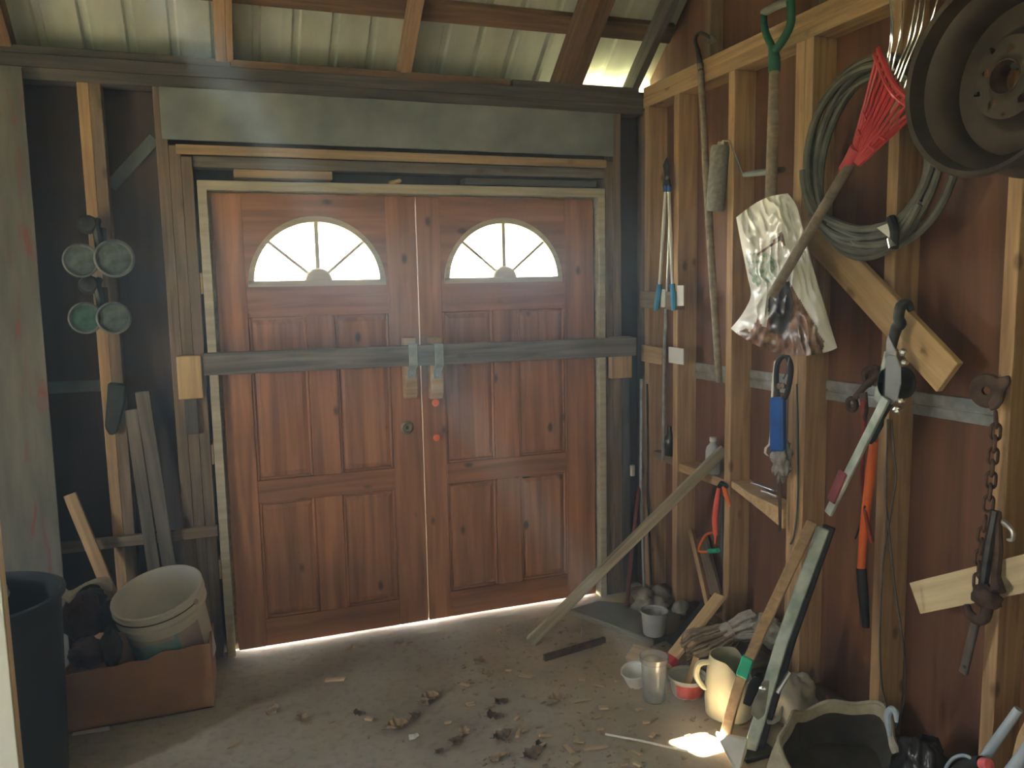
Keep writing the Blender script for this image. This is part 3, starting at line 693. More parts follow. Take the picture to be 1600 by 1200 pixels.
# junk in the box
for (px,py,y,s,mt,sd,lb,nm,ct) in ((128,965,3.42,(.075,.07,.085),cloth_d,1,'dark red crumpled boot at the back left of the cardboard box','old_boot','boot'),
                         (140,940,3.53,(.06,.04,.05),cloth_k,3,'charcoal cloth heap behind the dark red boot','cloth_heap','cloth'),
                         (138,1020,3.33,(.07,.05,.055),cloth_d,4,'dark red cloth bundle in the front left of the box','cloth_bundle','cloth'),
                         (174,1012,3.30,(.036,.03,.08),canvas_i,6,'dusky sack between red cloth and bucket in the box','small_sack','sack'),
                         (327,1006,3.47,(.018,.04,.05),cloth_d,8,'dark cloth stuffed right of the bucket in the box','stuffed_cloth','cloth')):
    o = blob(nm, B(px,py,y), s, mt, None, .28, 2.2, sd); tag(o, lb, ct)
rag = MB(); rows = []
for i in range(13):
    t = i/12; c = smoothpath([B(88,918,3.30), B(108,930,3.32), B(132,914,3.36), B(160,907,3.40), B(174,918,3.42)], 3)[i]
    rows.append([c+Vector((0,(.022)*math.cos(a),(.014+.012*math.sin(t*9))*math.sin(a)))*(1+.3*math.sin(t*13+a)) for a in [2*PI*j/10 for j in range(10)]])
rag.grid(rows, True); rag.face(range(10)); rag.face(range(120,130))
tag(rag.build('white_rag', plain('cleaner_white_rag', (.46,.44,.37), (.62,.60,.52), 14, .9, bump=.4, dist=.02), smooth=True), 'dirty white rag draped between the bin and the bucket', 'rag')

# white door leaf on the near left
e0 = B(36,1200,1.72); xe = B(20,1050,1.72).x
dl = thing('door_leaf', (xe-.3,1.72,0), 'white painted door leaf with bare wooden edge standing open', 'door')
MB().box((xe-.62,1.70,.01),(xe-.001,1.703,2.0)).build('painted_face', paintw, dl, bevel=.001)
beam('core', (xe-.62,1.7035,.01), (xe,1.737,2.0), 2, palewood, dl)

# ------------------------------------------------------------------ tools on the right wall
def rod(name, pts, r, mt, parent=None, n=8, sm=0):
    if sm: pts = smoothpath(pts, sm)
    return MB().tube(pts, r, n).build(name, mt, parent, smooth=True)
# loppers with blue grips
top = R(1043,262,2.02)
lp = thing('loppers', R(1040,470,2.02), 'loppers with pale tube handles and blue grips hung in the corner bay', 'loppers')
rod('handle', [R(1040,298,2.02), R(1031,446,2.015)], .0085, white_p, lp)
rod('handle', [R(1045,298,2.02), R(1051,446,2.015)], .0085, white_p, lp)
rod('grip', [R(1031,444,2.014), R(1028,465,2.013), R(1025,485,2.012)], [.013,.014,.012], bluep, lp)
rod('grip', [R(1050.6,444,2.014), R(1052,465,2.013), R(1052.5,485,2.012)], [.013,.014,.012], bluep, lp)
MB().tube([R(1040,290,2.02),R(1040,300,2.02)],.012,10).tube([R(1046,290,2.02),R(1046,300,2.02)],.012,10).build('collar', blued, lp, smooth=True)
MB().prism([R(x,y,2.022) for x,y in ((1037,292),(1040,275),(1038,258),(1043,246),(1047,260),(1046,276),(1050,292))], (-.008,0,0)).build('jaw', darkst, lp, bevel=.002)
MB().lathe([(0,0),(.010,0),(.009,.006),(0,.007)], 12, rot_to((-1,0,0), R(1043,278,2.013))).build('pivot_bolt', steel, lp)
# jointed rod
rd = thing('steel_rod', R(1037,730,2.03), 'long thin steel rod with a joint hanging behind the blue-gripped loppers', 'rod')
rod('upper_rod', [R(1047,330,2.038), R(1041,482,2.036)], .0065, galv, rd)
rod('lower_rod', [R(1041,482,2.036), R(1038,560,2.034), R(1036,720,2.032)], .0085, steel, rd)
MB().lathe([(0,0),(.011,0),(.011,.02),(0,.02)], 10, rot_to((0,.04,-1), R(1041,476,2.036))).build('joint', bright, rd)
# rods in the corner
for pts, r, mt, lb, nm in (([R(1002,592,2.045), B(1001,760,3.66), B(1007,938,3.62)], .008, galv, 'slim pale metal tube standing in the wall corner', 'metal_tube'),
                    ([R(1011,600,2.05), B(1013,780,3.66), B(1018,925,3.6)], .005, darkst, 'thin dark rod right of the slim pale tube in the corner', 'dark_rod'),
                    ([B(999,760,3.67), F(978,955,.012)], .012, plain('maroon_paint',(.10,.03,.03),(.16,.05,.045)), 'maroon painted pole leaning in the corner', 'maroon_pole')):
    p3 = list(pts); p3[-1] = Vector((p3[-1].x, p3[-1].y, .012))
    tag(rod(nm, p3, r, mt), lb, 'pole')
c = B(988,735,3.71)
o = MB().box((c.x-.012,3.70,c.z-.03),(c.x+.012,3.718,c.z+.03)).build('small_box', offw, bevel=.004); tag(o, 'small white plastic box on the stud beside the door frame', 'box')
# hoe hung by its head on the plate
he = thing('garden_hoe', R(1124,600,2.0), 'garden hoe with grey wooden handle hung from the top plate', 'hoe')
rod('handle', [R(1094,100,2.04), R(1108,350,2.04), R(1124,598,2.04)], [.013,.0165,.015], handle_w, he, 12, 4)
rod('neck', [R(1095,112,2.04), R(1090,80,2.04), R(1086,62,2.04), R(1092,52,2.04), R(1104,55,2.045), R(1112,62,2.06)], [.014,.010,.008,.007,.007,.007], darkst, he, 8, 4)
MB().prism([R(x,y,2.055) for x,y in ((1100,53),(1118,56),(1122,66),(1112,70),(1102,66))], (-.004,-.0,0)).build('blade', greywood, he)
# paint roller
pr = thing('paint_roller', R(1118,330,1.98), 'grey paint roller with wire frame hooked behind the spade shaft', 'paint roller')
a, b = R(1126,226,1.98), R(1117,330,1.98); d = (a-b).normalized(); Lr = (a-b).length
MB().lathe([(.012,0),(.034,.002),(.038,.010),(.038,Lr-.010),(.034,Lr-.002),(.012,Lr)], 24, rot_to(d, b)).build('roller_cover', plain('grey_roller_nap',(.20,.20,.18),(.32,.32,.29),60,.95,bump=.6), pr, smooth=True)
MB().lathe([(0,0),(.014,0),(.012,.012),(0,.012)], 12, rot_to(d, a)).build('end_cap', offw, pr)
rod('wire_frame', [b+d*.05, a+d*.006, R(1130,220,1.98), R(1140,220,1.98), R(1142,224,1.98), R(1160,271,2.015), R(1166,273,2.015), R(1172,272,2.013)], .0035, bright, pr, 8)
MB().tube([R(1163,273,2.015), R(1185,270,2.013), R(1217,266,2.012)], [.010,.013,.012], 12).build('handle', plain('blue_grey_plastic',(.16,.19,.20),(.26,.29,.30)), pr, smooth=True)
MB().tube([R(1215,266,2.012), R(1224,265,2.012)], [.0135,.011], 12).build('handle_tip', black, pr, smooth=True)
# spade
sd = thing('spade', R(1204,500,1.972), 'spade with green D-grip handle and wooden shaft hanging on the wall', 'spade')
rod('shaft', [R(1210,108,1.972), R(1207,220,1.972), R(1204,320,1.972), R(1202,420,1.978)], [.018,.021,.022,.021], handle_w, sd, 14)
gp = [R(x,y,1.972) for x,y in ((1210,100),(1201,68),(1194,48),(1193,28),(1198,16),(1222,3),(1234,0),(1239,12),(1236,40),(1225,60),(1214,80))]
MB().tube([R(1210,112,1.972), R(1210,92,1.972), R(1208,74,1.972)], [.022,.022,.018], 12).tube(smoothpath([R(1209,78,1.972),R(1199,58,1.972),R(1193.5,38,1.972),R(1194,18,1.972)],4), .0135, 10).tube(smoothpath([R(1211,80,1.972),R(1226,58,1.972),R(1236,34,1.972),R(1235,2,1.972)],4), .0155, 10).build('grip_yoke', greenp, sd, smooth=True)
MB().tube([R(1193,20,1.972), R(1212,10,1.972), R(1237,0,1.972)], .0145, 12).build('grip_bar', plain('worn_grip',(.16,.17,.15),(.28,.29,.26)), sd, smooth=True)
c = R(1202,420,1.985)
rows = [[c+Vector((.012*math.cos(u*PI), .085*w_*u, -z)) for u in (-1,-.6,-.2,.2,.6,1)] for z, w_ in ((0,.35),(.02,1),(.1,1),(.2,.9))]
rows2 = [[p+Vector((.004,0,0)) for p in r] for r in rows[::-1]]
MB().grid(rows+rows2+[rows[0]]).build('blade', steel, sd, smooth=True)

# plastic bag
left = smoothpath([Vector((x,y,0)) for x,y in ((1150,340),(1158,382),(1168,432),(1173,462),(1160,490),(1142,513))], 15)
right = smoothpath([Vector((x,y,0)) for x,y in ((1231,302),(1246,325),(1259,375),(1274,430),(1292,490),(1308,543))], 15)
nv, nu = len(left)-1, 90
regions = [(3,[(1203,452),(1232,440),(1240,470),(1238,500),(1224,522),(1204,520),(1200,480)]),
           (2,[(1183,398),(1195,387),(1206,379),(1221,362),(1225,370),(1227,384),(1224,388),(1220,374),(1212,381),(1198,390),(1186,401)]),
           (2,[(1148,522),(1166,512),(1172,520),(1184,497),(1190,508),(1198,512),(1201,490),(1204,470),(1208,446),(1232,438),(1262,490),(1288,535),(1284,556),(1230,566),(1180,556)]),
           (4,[(1164,398),(1196,392),(1212,408),(1215,425),(1200,444),(1186,452),(1176,440)]),
           (5,[(1196,410),(1212,405),(1214,418),(1200,424)]),(5,[(1168,420),(1184,416),(1185,426),(1172,430)]),
           (5,[(1243,470),(1247,466),(1280,516),(1276,520)])]
def bagpt(i, j, back=False):
    u = j/nu; v = i/nv
    p = left[i].lerp(right[i], u)
    p.y += (v**4)*26*math.sin(PI*u)**.8 - (1-v)**6*9*math.sin(PI*u)
    n_ = noise.noise((u*3.2, v*4.5, 1.3))+.8*abs(noise.noise((u*7+v*6, v*6-u*5, 4.1)))+.1*noise.noise((u*15+v*5, v*13, 2.1))+.5*abs(noise.noise((u*6-v*4, v*5, 9.2)))
    bulge = (math.sin(PI*u)**.7)*(.02+.035*v)
    e = min(1, 6*min(u, 1-u))
    x = 1.905 - bulge + .030*n_*e if not back else 1.935+.01*n_*e
    return p, x
bag = MB(); fr_, bk_ = [], []
for i in range(nv+1):
    fr_.append([R(p.x, p.y, x) for p, x in (bagpt(i, j) for j in range(nu+1))])
    bk_.append([R(p.x, p.y, x) for p, x in (bagpt(i, j, True) for j in range(nu+1))])
o0 = len(bag.v)
for r_ in fr_: bag.v += r_
nc = nu+1
for i in range(nv):
    for j in range(nu):
        pc, _ = bagpt(i, j); pd, _ = bagpt(i+1, j+1); cx_, cy_ = (pc.x+pd.x)/2, (pc.y+pd.y)/2
        bag.cur = 0
        for k_, pl in regions:
            if inpoly(cx_, cy_, pl): bag.cur = k_-1; break
        bag.face((i*nc+j, i*nc+j+1, (i+1)*nc+j+1, (i+1)*nc+j))
bag.cur = 0
bag.grid(bk_); bag.grid([[r_[0] for r_ in fr_],[r_[0] for r_ in bk_]]); bag.grid([[r_[-1] for r_ in fr_],[r_[-1] for r_ in bk_]]); bag.cur = 1; bag.grid([fr_[-1], bk_[-1]])
tag(bag.build('plastic_bag', [bagw, brownf, darkf, printg, printk], smooth=50), 'torn white plastic bag with brown contents hung in front of the spade', 'bag')

# hand saw / blue tool hanging on the double stud
sw = thing('hanging_saw', R(1217,830,2.0), 'dark pointed saw with blue grip hanging on the double stud below the bag', 'saw')
MB().prism([R(x,y,2.0) for x,y in ((1211,620),(1231,620),(1231,705),(1211,705))], (-.03,0,0)).build('grip', blued, sw, bevel=.008)
MB().prism([R(x,y,2.01) for x,y in ((1215,700),(1222,700),(1221,830),(1218,832))], (-.004,0,0)).build('blade', rust, sw)
MB().tube(smoothpath([R(1215,620,1.99),R(1213,590,1.99),R(1216,565,1.99),R(1228,556,1.99),R(1236,575,1.99),R(1231,610,1.99),R(1226,622,1.99)],5), .010, 8).build('handle_loop', black, sw, smooth=True)
MB().lathe([(0,0),(.012,0),(.012,.01),(0,.01)], 12, rot_to((-1,0,0), R(1220,603,1.985))).lathe([(0,0),(.010,0),(.010,.01),(0,.01)], 12, rot_to((-1,0,0), R(1226,603,1.985))).build('wing_nuts', bright, sw)
rod('hook_wire', [R(1233,558,1.98),R(1230,580,1.98),R(1224,592,1.98)], .003, bright, sw)
o = blob('cobweb_clump', R(1221,718,2.0), (.025,.045,.075), plain('grey_cobweb',(.16,.14,.11),(.36,.36,.32),30,.95,bump=.6), None, .55, 3, 3); tag(o, 'grey dusty cobweb clump around the saw below its blue grip', 'cobweb')
wp = [R(x,y,1.995) for x,y in ((1222,557),(1212,565),(1208,600),(1205,680),(1203,694),(1197,700),(1196,708),(1200,712))]
rib = MB()
for k_ in (0,): rib.grid([[p+Vector((0,.006,0)) for p in wp],[p-Vector((0,.006,0)) for p in wp],[p-Vector((.003,.006,0)) for p in wp],[p+Vector((-.003,.006,0)) for p in wp],[p+Vector((0,.006,0)) for p in wp]])
tag(rib.build('plastic_strap', white_p, smooth=True), 'white plastic strap hanging curled beside the blue saw grip', 'strap')
tag(rod('green_cord', [R(1245,600,2.05),R(1247,690,2.052),R(1246,790,2.05),R(1241,835,2.05),R(1235,850,2.05)], .0035, plain('dark_green_cord',(.03,.07,.05),(.05,.11,.08)), None, 6, 5), 'thin dark green cord running down the double stud', 'cord')

# shelf things
bt = R(1114,735,2.09)
bl = thing('small_bottle', Vector((2.09,bt.y,.758)), 'small grey plastic bottle standing on the blocking between studs', 'bottle')
rr = .034; zb_ = .758; hh = R(1114,683,2.09).z-zb_
MB().lathe([(0,0),(rr-.004,0),(rr,.004),(rr,hh*.62),(rr*.85,hh*.74),(rr*.45,hh*.84),(rr*.42,hh*.90),(0,hh*.90)], 24, Matrix.Translation((2.09,bt.y,zb_))).build('body', plain('grey_plastic',(.42,.45,.46),(.52,.55,.56)), bl, smooth=True)
MB().lathe([(0,0),(rr*.5,0),(rr*.5,hh*.11),(0,hh*.11)], 18, Matrix.Translation((2.09,bt.y,zb_+hh*.89))).build('cap', white_p, bl, smooth=40)
c = R(1041,745,2.1)
o = MB().lathe([(0,0),(.022,0),(.024,.05),(.024,.09),(.012,.115),(.009,.15),(0,.152)], 18, Matrix.Translation((2.10,3.52,.765))).build('dark_bottle', plain('dark_glass',(.02,.025,.02),(.05,.055,.045),9,.15), smooth=True); tag(o, 'small dark glass bottle on the blocking in the corner bay', 'bottle')
cl = MB().obox(R(1190,762,2.05)+Vector((.02,0,.004)), Vector((.02,0,0)), Vector((0,-.075,.0)), Vector((0,0,.003))).obox(R(1202,772,2.05)+Vector((0,0,0)), Vector((.006,0,0)), Vector((0,-.05,0)), Vector((0,0,.006)))
tag(cl.build('metal_clip', bright, bevel=.002), 'shiny metal clip lying on the pale blocking', 'clip')
# flagging tape with ring
tp = thing('coral_tape_strip', R(1118,860,2.03), 'coral plastic tape knotted on the stud edge with an orange ring', 'tape')
rod('hanging_tail', [R(1124,757,2.04),R(1120,782,2.03),R(1117,810,2.03),R(1118,836,2.03)], [.006,.012,.013,.010], coral, tp, 8, 4)
rod('short_tail', [R(1131,760,2.03),R(1135,775,2.03),R(1141,792,2.03)], [.010,.011,.003], orange, tp, 6)
rod('thin_tail', [R(1118,834,2.03),R(1117,850,2.03)], [.007,.002], coral, tp, 6)
rod('ring', [R(x,y,2.035) for x,y in ((1114,832),(1103,836),(1095,848),(1092,861),(1105,862),(1112,861))], .0055, orange, tp, 8, 4)
rod('green_end', [R(1108,861,2.035),R(1122,860,2.035)], .011, greent, tp, 10)
rod('knot', [R(1122,762,2.04),R(1128,756,2.035),R(1136,760,2.035)], [.008,.014,.010], black, tp, 8)
tag(plank('dark_stake', R(1128,775,2.05), R(1127,870,2.06), .022, .012, UY, plate_m), 'thin dark stake behind the coral tape', 'stake')

# hose coil
hp = []; turns = 6
for i in range(turns*40+1):
    a = 2*PI*i/40; k = i/40
    kk = int(k+.5); ry = .270+.075*noise.noise((k*.55+.3, 3.3, 0))+.02*math.sin(k*2.1); rz = .285+.05*noise.noise((k*.6+.2, 9.4, 0))
    yc = 2.105+.022*noise.noise((k*.9, 17, 0)); zc = 2.005-.02*math.sin(k)
    y = yc+ry*math.cos(a); z = zc+rz*math.sin(a)
    hp.append(Vector((2.008-.010*k+.010*noise.noise((k*2, 5, 1)), y, z)))
hs_ = thing('garden_hose', R(1385,395,2.0), 'grey-green hose coil hung on the stud behind the red rake', 'hose')
MB().tube(hp, .0125, 8).build('coil', hose_m, hs_, smooth=True)
for k_, (s_, e_) in enumerate(((1288,350),(1296,362),(1306,372))):
    rod('lower_turn', [R(s_,e_-12,1.955),R(s_+25,e_,1.95),R(1345,358+k_*12,1.945),R(1385,352+k_*14,1.945),R(1410,338+k_*12,1.95),R(1436,306+k_*6,1.955)], .0125, hose_m, hs_, 8, 5)
rod('tie', [R(1392,340,1.925),R(1398,362,1.92),R(1396,388,1.925)], .014, black, hs_, 8, 3)
MB().prism([R(x,y,1.918) for x,y in ((1371,356),(1393,347),(1391,372))], (-.003,0,0)).build('white_tag', paper, hs_)
MB().lathe([(0,0),(.010,0),(.012,.03),(0,.03)], 10, rot_to((0,-.4,-1), R(1391,372,1.915))).build('coupling', bright, hs_)

# red rake
XR = 1.87
rk = thing('red_rake', R(1212,450,1.79), 'red plastic fan rake with wire tines and grey handle hanging head up', 'rake')
rod('handle', [R(1206,462,1.785), R(1266,360,1.828), R(1328,256,XR)], [.017,.0165,.016], handle_w, rk, 12)
s0 = R(1322,262,XR)
arcl = smoothpath([Vector((x,y,0)) for x,y in ((1373,76),(1382,100),(1393,124),(1406,142),(1424,156),(1442,166))], 4)
XP = lambda t: XR+.012-.03*math.sin(PI*t)
hd = MB(); base = [(1318,262),(1324,262),(1330,264),(1336,266)]
hd.tube([R(1319,266,XR),R(1327,254,XR),R(1340,232,XR)], [.019,.020,.024], 10)
for i in range(0, len(arcl), 2):
    t = i/(len(arcl)-1); q = arcl[i]; sx_, sy_ = 1330+12*t, 246+12*t
    hd.tube([R(sx_,sy_,XR), R((sx_+q.x)/2,(sy_+q.y)/2,XP(t)), R(q.x,q.y,XP(t))], [.007,.0055,.005], 6)
hd.tube([R(q.x,q.y,XP(i/(len(arcl)-1))) for i, q in enumerate(arcl)], .008, 8)
hd.tube([R(q.x-7,q.y+9,XP(i/(len(arcl)-1))) for i, q in enumerate(arcl)], .006, 6)
for f in (.25, .42): hd.tube([R(1330+12*(i/(len(arcl)-1))+(q.x-1330-12*(i/(len(arcl)-1)))*f, 246+12*(i/(len(arcl)-1))+(q.y-246-12*(i/(len(arcl)-1)))*f, XR-.008) for i, q in enumerate(arcl)], .0045, 6)
hb = hd.build('head', redp, rk, smooth=True)
wb_ = []
for f in (.0, .12, .26): wb_.append([R(1330+12*t+(q.x-1330-12*t)*f, 246+12*t+(q.y-246-12*t)*f, XR) for t, q in ((i/(len(arcl)-1), arcl[i]) for i in range(0, len(arcl), 4))])
w2 = [[p+Vector((.004,0,0)) for p in r] for r in wb_[::-1]]
MB().grid(wb_+w2+[wb_[0]]).build('web', redp, hb)
wb_ = []
for f in (.42, .93): wb_.append([R(1330+12*t+(q.x-1330-12*t)*f, 246+12*t+(q.y-246-12*t)*f, XP(t)+.006) for t, q in ((i/(len(arcl)-1), arcl[i]) for i in range(6, 13, 2))])
w2 = [[p+Vector((.003,0,0)) for p in r] for r in wb_[::-1]]
MB().grid(wb_+w2+[wb_[0]]).build('web', redp, hb)
for (a, b_, c_) in (((1386,108),(1392,60),(1391,-12)),((1389,114),(1394,66),(1396,-14)),((1392,120),(1406,58),(1411,-12)),((1396,124),(1419,66),(1432,-10)),((1400,130),(1427,60),(1440,-10)),((1404,134),(1437,52),(1447,-6)),((1412,140),(1452,40),(1464,2)),((1424,148),(1464,28),(1480,4))):
    rod('tine', [R(*a,XR), R((a[0]+b_[0])/2-1,(a[1]+b_[1])/2,XR), R(*b_,XR-.01), R((b_[0]+c_[0])/2+1,(b_[1]+c_[1])/2,XR-.012), R(*c_,XR-.01), R(c_[0]+4,c_[1]-14,XR+.02)], .0028, bright, rk, 6, 3)

# wheel rim
XW = 1.775; cw = R(1537,117,XW)
wh = thing('wheel_rim', cw-Vector((0,0,.235)), 'rusty brown steel wheel rim hung on the wall', 'wheel rim')
Mw = rot_to((1,0,0), cw); K = .235/.243*1.02
prof = [(.228,.0),(.240,-.004),(.245,.004),(.240,.014),(.232,.022),(.228,.05),(.212,.062),(.195,.085),(.193,.13),(.215,.15),(.222,.175),(.238,.185),(.242,.195),(.230,.196),(.216,.182),(.208,.158),(.186,.136),(.188,.08),(.205,.056),(.221,.044),(.224,.02)]
MB().lathe([(r*K, z) for r, z in prof], 72, Mw).build('barrel', rustd, wh, smooth=35)
# wheel disc with real holes: ring sectors around each opening
def disc_with_holes(m, r0, r1, z, th, holes, n=96, nr=22):
    pts = {}
    def inside(r, a):
        x, y = r*math.cos(a), r*math.sin(a)
        return any((x-hx)**2+(y-hy)**2 < hr*hr for hx, hy, hr in holes)
    zf = lambda r: z(r)
    for side in (0, 1):
        o = len(m.v)
        for i in range(nr+1):
            r = r0+(r1-r0)*i/nr
            for j in range(n):
                a = 2*PI*j/n; m.v.append(Mw @ Vector((r*math.cos(a), r*math.sin(a), zf(r)+side*th)))
        for i in range(nr):
            for j in range(n):
                if inside(r0+(r1-r0)*(i+.5)/nr, 2*PI*(j+.5)/n): continue
                j2 = (j+1) % n; m.face((o+i*n+j, o+i*n+j2, o+(i+1)*n+j2, o+(i+1)*n+j))
    return m
holes = [(.068*math.cos(a), .068*math.sin(a), .0105) for a in [2*PI*k/5+.35 for k in range(5)]]+[(.088*math.cos(a), .088*math.sin(a), .008) for a in [2*PI*k/5+.98 for k in range(5)]]
zf = lambda r: .080+(0 if r < .098 else (.05*math.sin(min(1,(r-.098)/.03)*PI/2)))-(.012*max(0,1-(r-.04)/.014) if r < .054 else 0)
disc_with_holes(MB(), .040, .194*K, zf, .006, holes, 110, 26).build('disc', plain('rusty_hub_steel',(.055,.045,.034),(.12,.095,.07),9,.6,.3,.2), wh, smooth=40)
MB().lathe([(.0395,.066),(.042,.066),(.044,.095),(.040,.12),(.036,.12)], 40, Mw).build('hub_bore', rust, wh, smooth=True)
tag(rod('wall_spike', [cw+Vector((.10,.0,.03)), cw+Vector((.36,0,.032))], .012, darkst), 'iron spike in the wall carrying the wheel rim', 'spike')

# pale board nailed diagonally
a = R(1290,383,2.035); b = R(1484,590,2.035)
tag(plank('diagonal_board', R(1262,352,2.04), b, .118, .024, UZ, palewood), 'wide pale board nailed diagonally across the studs below the hose', 'board')

# cable puller hanging from the board
cp = thing('cable_puller', R(1400,650,1.95), 'steel hand winch with cable and hooked lever hanging on the pale diagonal board', 'winch')
rod('top_hook', [R(1424,486,2.0),R(1418,474,1.99),R(1408,478,1.975),R(1404,496,1.97),R(1407,506,1.97),R(1401,512,1.97),R(1396,530,1.965),R(1394,545,1.965)], [.010,.014,.017,.016,.018,.018,.015,.012], darkst, cp, 10, 3)
MB().prism([R(x,y,1.955) for x,y in ((1386,556),(1387,532),(1390,524),(1396,538),(1402,550),(1401,560))], (-.005,0,0)).build('spring_latch', steel, cp)
MB().prism([R(x,y,1.94) for x,y in ((1386,556),(1392,554),(1402,556),(1409,575),(1409,600),(1404,622),(1396,632),(1388,632),(1384,622))], (-.006,0,0)).build('side_plate', plain('zinc_plate',(.33,.36,.37),(.44,.47,.48),10,.4,.6), cp, bevel=.002)
MB().prism([R(x,y,1.952) for x,y in ((1385,548),(1387,560),(1384,625),(1376,632),(1368,622),(1376,590))], (-.010,0,0)).build('ratchet_frame', paintsteel, cp, bevel=.002)
MB().lathe([(0,0),(.050,0),(.050,.006),(.034,.008),(.034,.05),(.050,.052),(.050,.058),(0,.058)], 28, rot_to((-1,0,0), R(1412,598,2.0))).build('cable_drum', black, cp, smooth=40)
for (px, py, rr_) in ((1413,550,.013),(1415,566,.011),(1409,626,.011),(1404,640,.014)):
    MB().lathe([(0,0),(rr_,0),(rr_,.02),(rr_*.6,.026),(0,.026)], 6, rot_to((-.8,-.5,0), R(px,py,1.945))).build('bolt', bright, cp, bevel=.002)
plank('lever', R(1385,622,1.925), R(1294,803,1.86), .030, .012, (.0,.8,.2), paintsteel, cp)
plank('lever_channel', R(1389,628,1.94), R(1352,690,1.91), .024, .02, (.0,.8,.2), darkst, cp)
plank('red_sleeve', R(1320,737,1.883), R(1300,784,1.866), .040, .020, (.0,.8,.2), plain('faded_red_sleeve',(.24,.05,.055),(.34,.08,.085)), cp, .004)
rod('cable', [R(1387,655,1.93),R(1386,700,1.925),R(1384,770,1.92),R(1388,820,1.915),R(1400,930,1.91),R(1412,1010,1.91),R(1415,1070,1.91),R(1409,1110,1.91),R(1400,1137,1.91)], .0028, darkst, cp, 6, 5)
rod('cable', [R(1393,655,1.932),R(1397,710,1.927),R(1400,750,1.922),R(1392,800,1.917),R(1380,880,1.912),R(1375,1000,1.91),R(1378,1070,1.91),R(1386,1110,1.91)], .0028, darkst, cp, 6, 5)
rod('cable_hook', [R(1390,1150,1.91),R(1388,1128,1.91),R(1388,1114,1.91),R(1394,1108,1.908),R(1400,1114,1.906),R(1401,1128,1.906)], [.006,.011,.012,.011,.010,.006], bluegr, cp, 8, 3)
# rusty eye hook behind it
eh = thing('eye_hook', R(1330,640,1.99), 'rusty iron eye hook hanging left of the winch', 'hook')
rod('shank', [R(1336,622,1.985),R(1350,605,1.985),R(1364,592,1.985),R(1374,578,1.99)], [.010,.011,.013,.012], rust, eh, 10, 3)
MB().tube(arc(R(1331,632,1.985), .020, .020, 0, 2*PI*.97, 20, UY, UZ), .0085, 8, True).build('eye', rust, eh, smooth=True)
rod('curl', [R(1374,578,1.99),R(1362,575,1.99),R(1352,582,1.99),R(1353,596,1.99),R(1360,603,1.99)], [.012,.013,.012,.009,.006], rust, eh, 8, 4)
# orange handled shears
os_ = thing('orange_loppers', R(1352,980,1.99), 'loppers with orange and red handles and black grip hanging under the winch', 'loppers')
rod('orange_handle', [R(1366,688,1.975),R(1360,740,1.985),R(1352,810,1.985),R(1346,880,1.985),R(1346,892,1.985)], [.014,.016,.0145,.0135,.013], orange, os_, 10, 3)
rod('black_grip', [R(1346,888,1.985),R(1349,930,1.985),R(1353,980,1.988)], [.0155,.017,.012], black, os_, 10, 3)
rod('red_handle', [R(1350,625,1.96),R(1350,680,1.975),R(1347,745,1.985),R(1352,800,1.975),R(1362,848,1.97)], [.012,.008,.006,.006,.006], plain('dark_red_plastic',(.22,.025,.015),(.34,.05,.03)), os_, 8, 4)
rod('thin_wire', [R(1352,790,1.974),R(1344,820,1.98),R(1336,842,1.985)], [.005,.004,.003], darkst, os_, 6, 3)
MB().prism([R(x,y,1.968) for x,y in ((1345,615),(1356,612),(1358,640),(1354,660),(1350,650))], (-.01,0,0)).build('jaw', rust, os_, bevel=.002)
MB().prism([R(x,y,1.972) for x,y in ((1356,676),(1372,650),(1384,640),(1382,665),(1366,694),(1358,692))], (-.014,0,0)).build('pivot', black, os_, bevel=.003)

# load binder with chain
lb = thing('chain_binder', R(1510,1050,2.0), 'rusty chain and lever binder hanging from the stud at the steel brace', 'chain')
MB().lathe([(.012,0),(.045,0),(.050,.006),(.045,.014),(.012,.014)], 24, rot_to((-1,-.3,0), R(1544,610,2.04))).build('grab_eye', rust, lb, smooth=40)
MB().prism([R(x,y,2.015) for x,y in ((1561,590),(1580,586),(1582,598),(1572,612),(1570,628),(1560,640),(1551,642),(1548,628),(1557,612))], (-.014,0,0)).build('grab_hook', rust, lb, bevel=.004)
def link_mesh():
    m = MB(); L_ = .019; r_ = .0115; pts = []
    for i in range(10): a = -PI/2+PI*i/9; pts.append(Vector((r_*math.cos(a)*0+r_*math.sin(a)*0, r_*math.cos(a+PI/2)*1.0, L_/1.6+r_*math.sin(a+PI/2)*1.0)))
    pts = [Vector((0, r_*math.cos(PI*i/8), L_*.6+r_*math.sin(PI*i/8))) for i in range(9)]+[Vector((0, -r_*math.cos(PI*i/8), -L_*.6-r_*math.sin(PI*i/8))) for i in range(9)]
    return m.tube(pts, .0048, 6, True)
lk0 = link_mesh().build('chain_link', rust, lb, smooth=True, origin=(0,0,0)); first = True
def chain(px_pts, x):
    global first
    pts = smoothpath([R(px, py, x) for px, py in px_pts], 10); acc = 0; step = .0345; last = pts[0]; k = 0; outp = []
    for p, q in zip(pts, pts[1:]):
        d = (q-p).length
        while acc+d >= step:
            t = (step-acc)/d; p = p.lerp(q, t); outp.append((p.copy(), (q-p).normalized())); d = (q-p).length; acc = 0
        acc += d
    for p, dr in outp:
        o = lk0 if first else lk0.copy()
        if not first: COL.objects.link(o)
        first = False
        mw = rot_to(dr, p) @ Matrix.Rotation(PI/4+(PI/2 if k % 2 else 0), 4, 'Z'); put(o, mw, lb); k += 1
chain(((1555,636),(1556,668),(1552,710),(1549,745),(1546,775),(1543,805)), 2.005)
chain(((1541,800),(1536,835),(1531,870),(1529,905),(1528,925)), 1.995)
MB().tube([R(1556,798,2.01),R(1546,850,2.0),R(1536,915,1.995)], [.013,.014,.013], 8).build('lever_bar', darkst, lb, smooth=True)
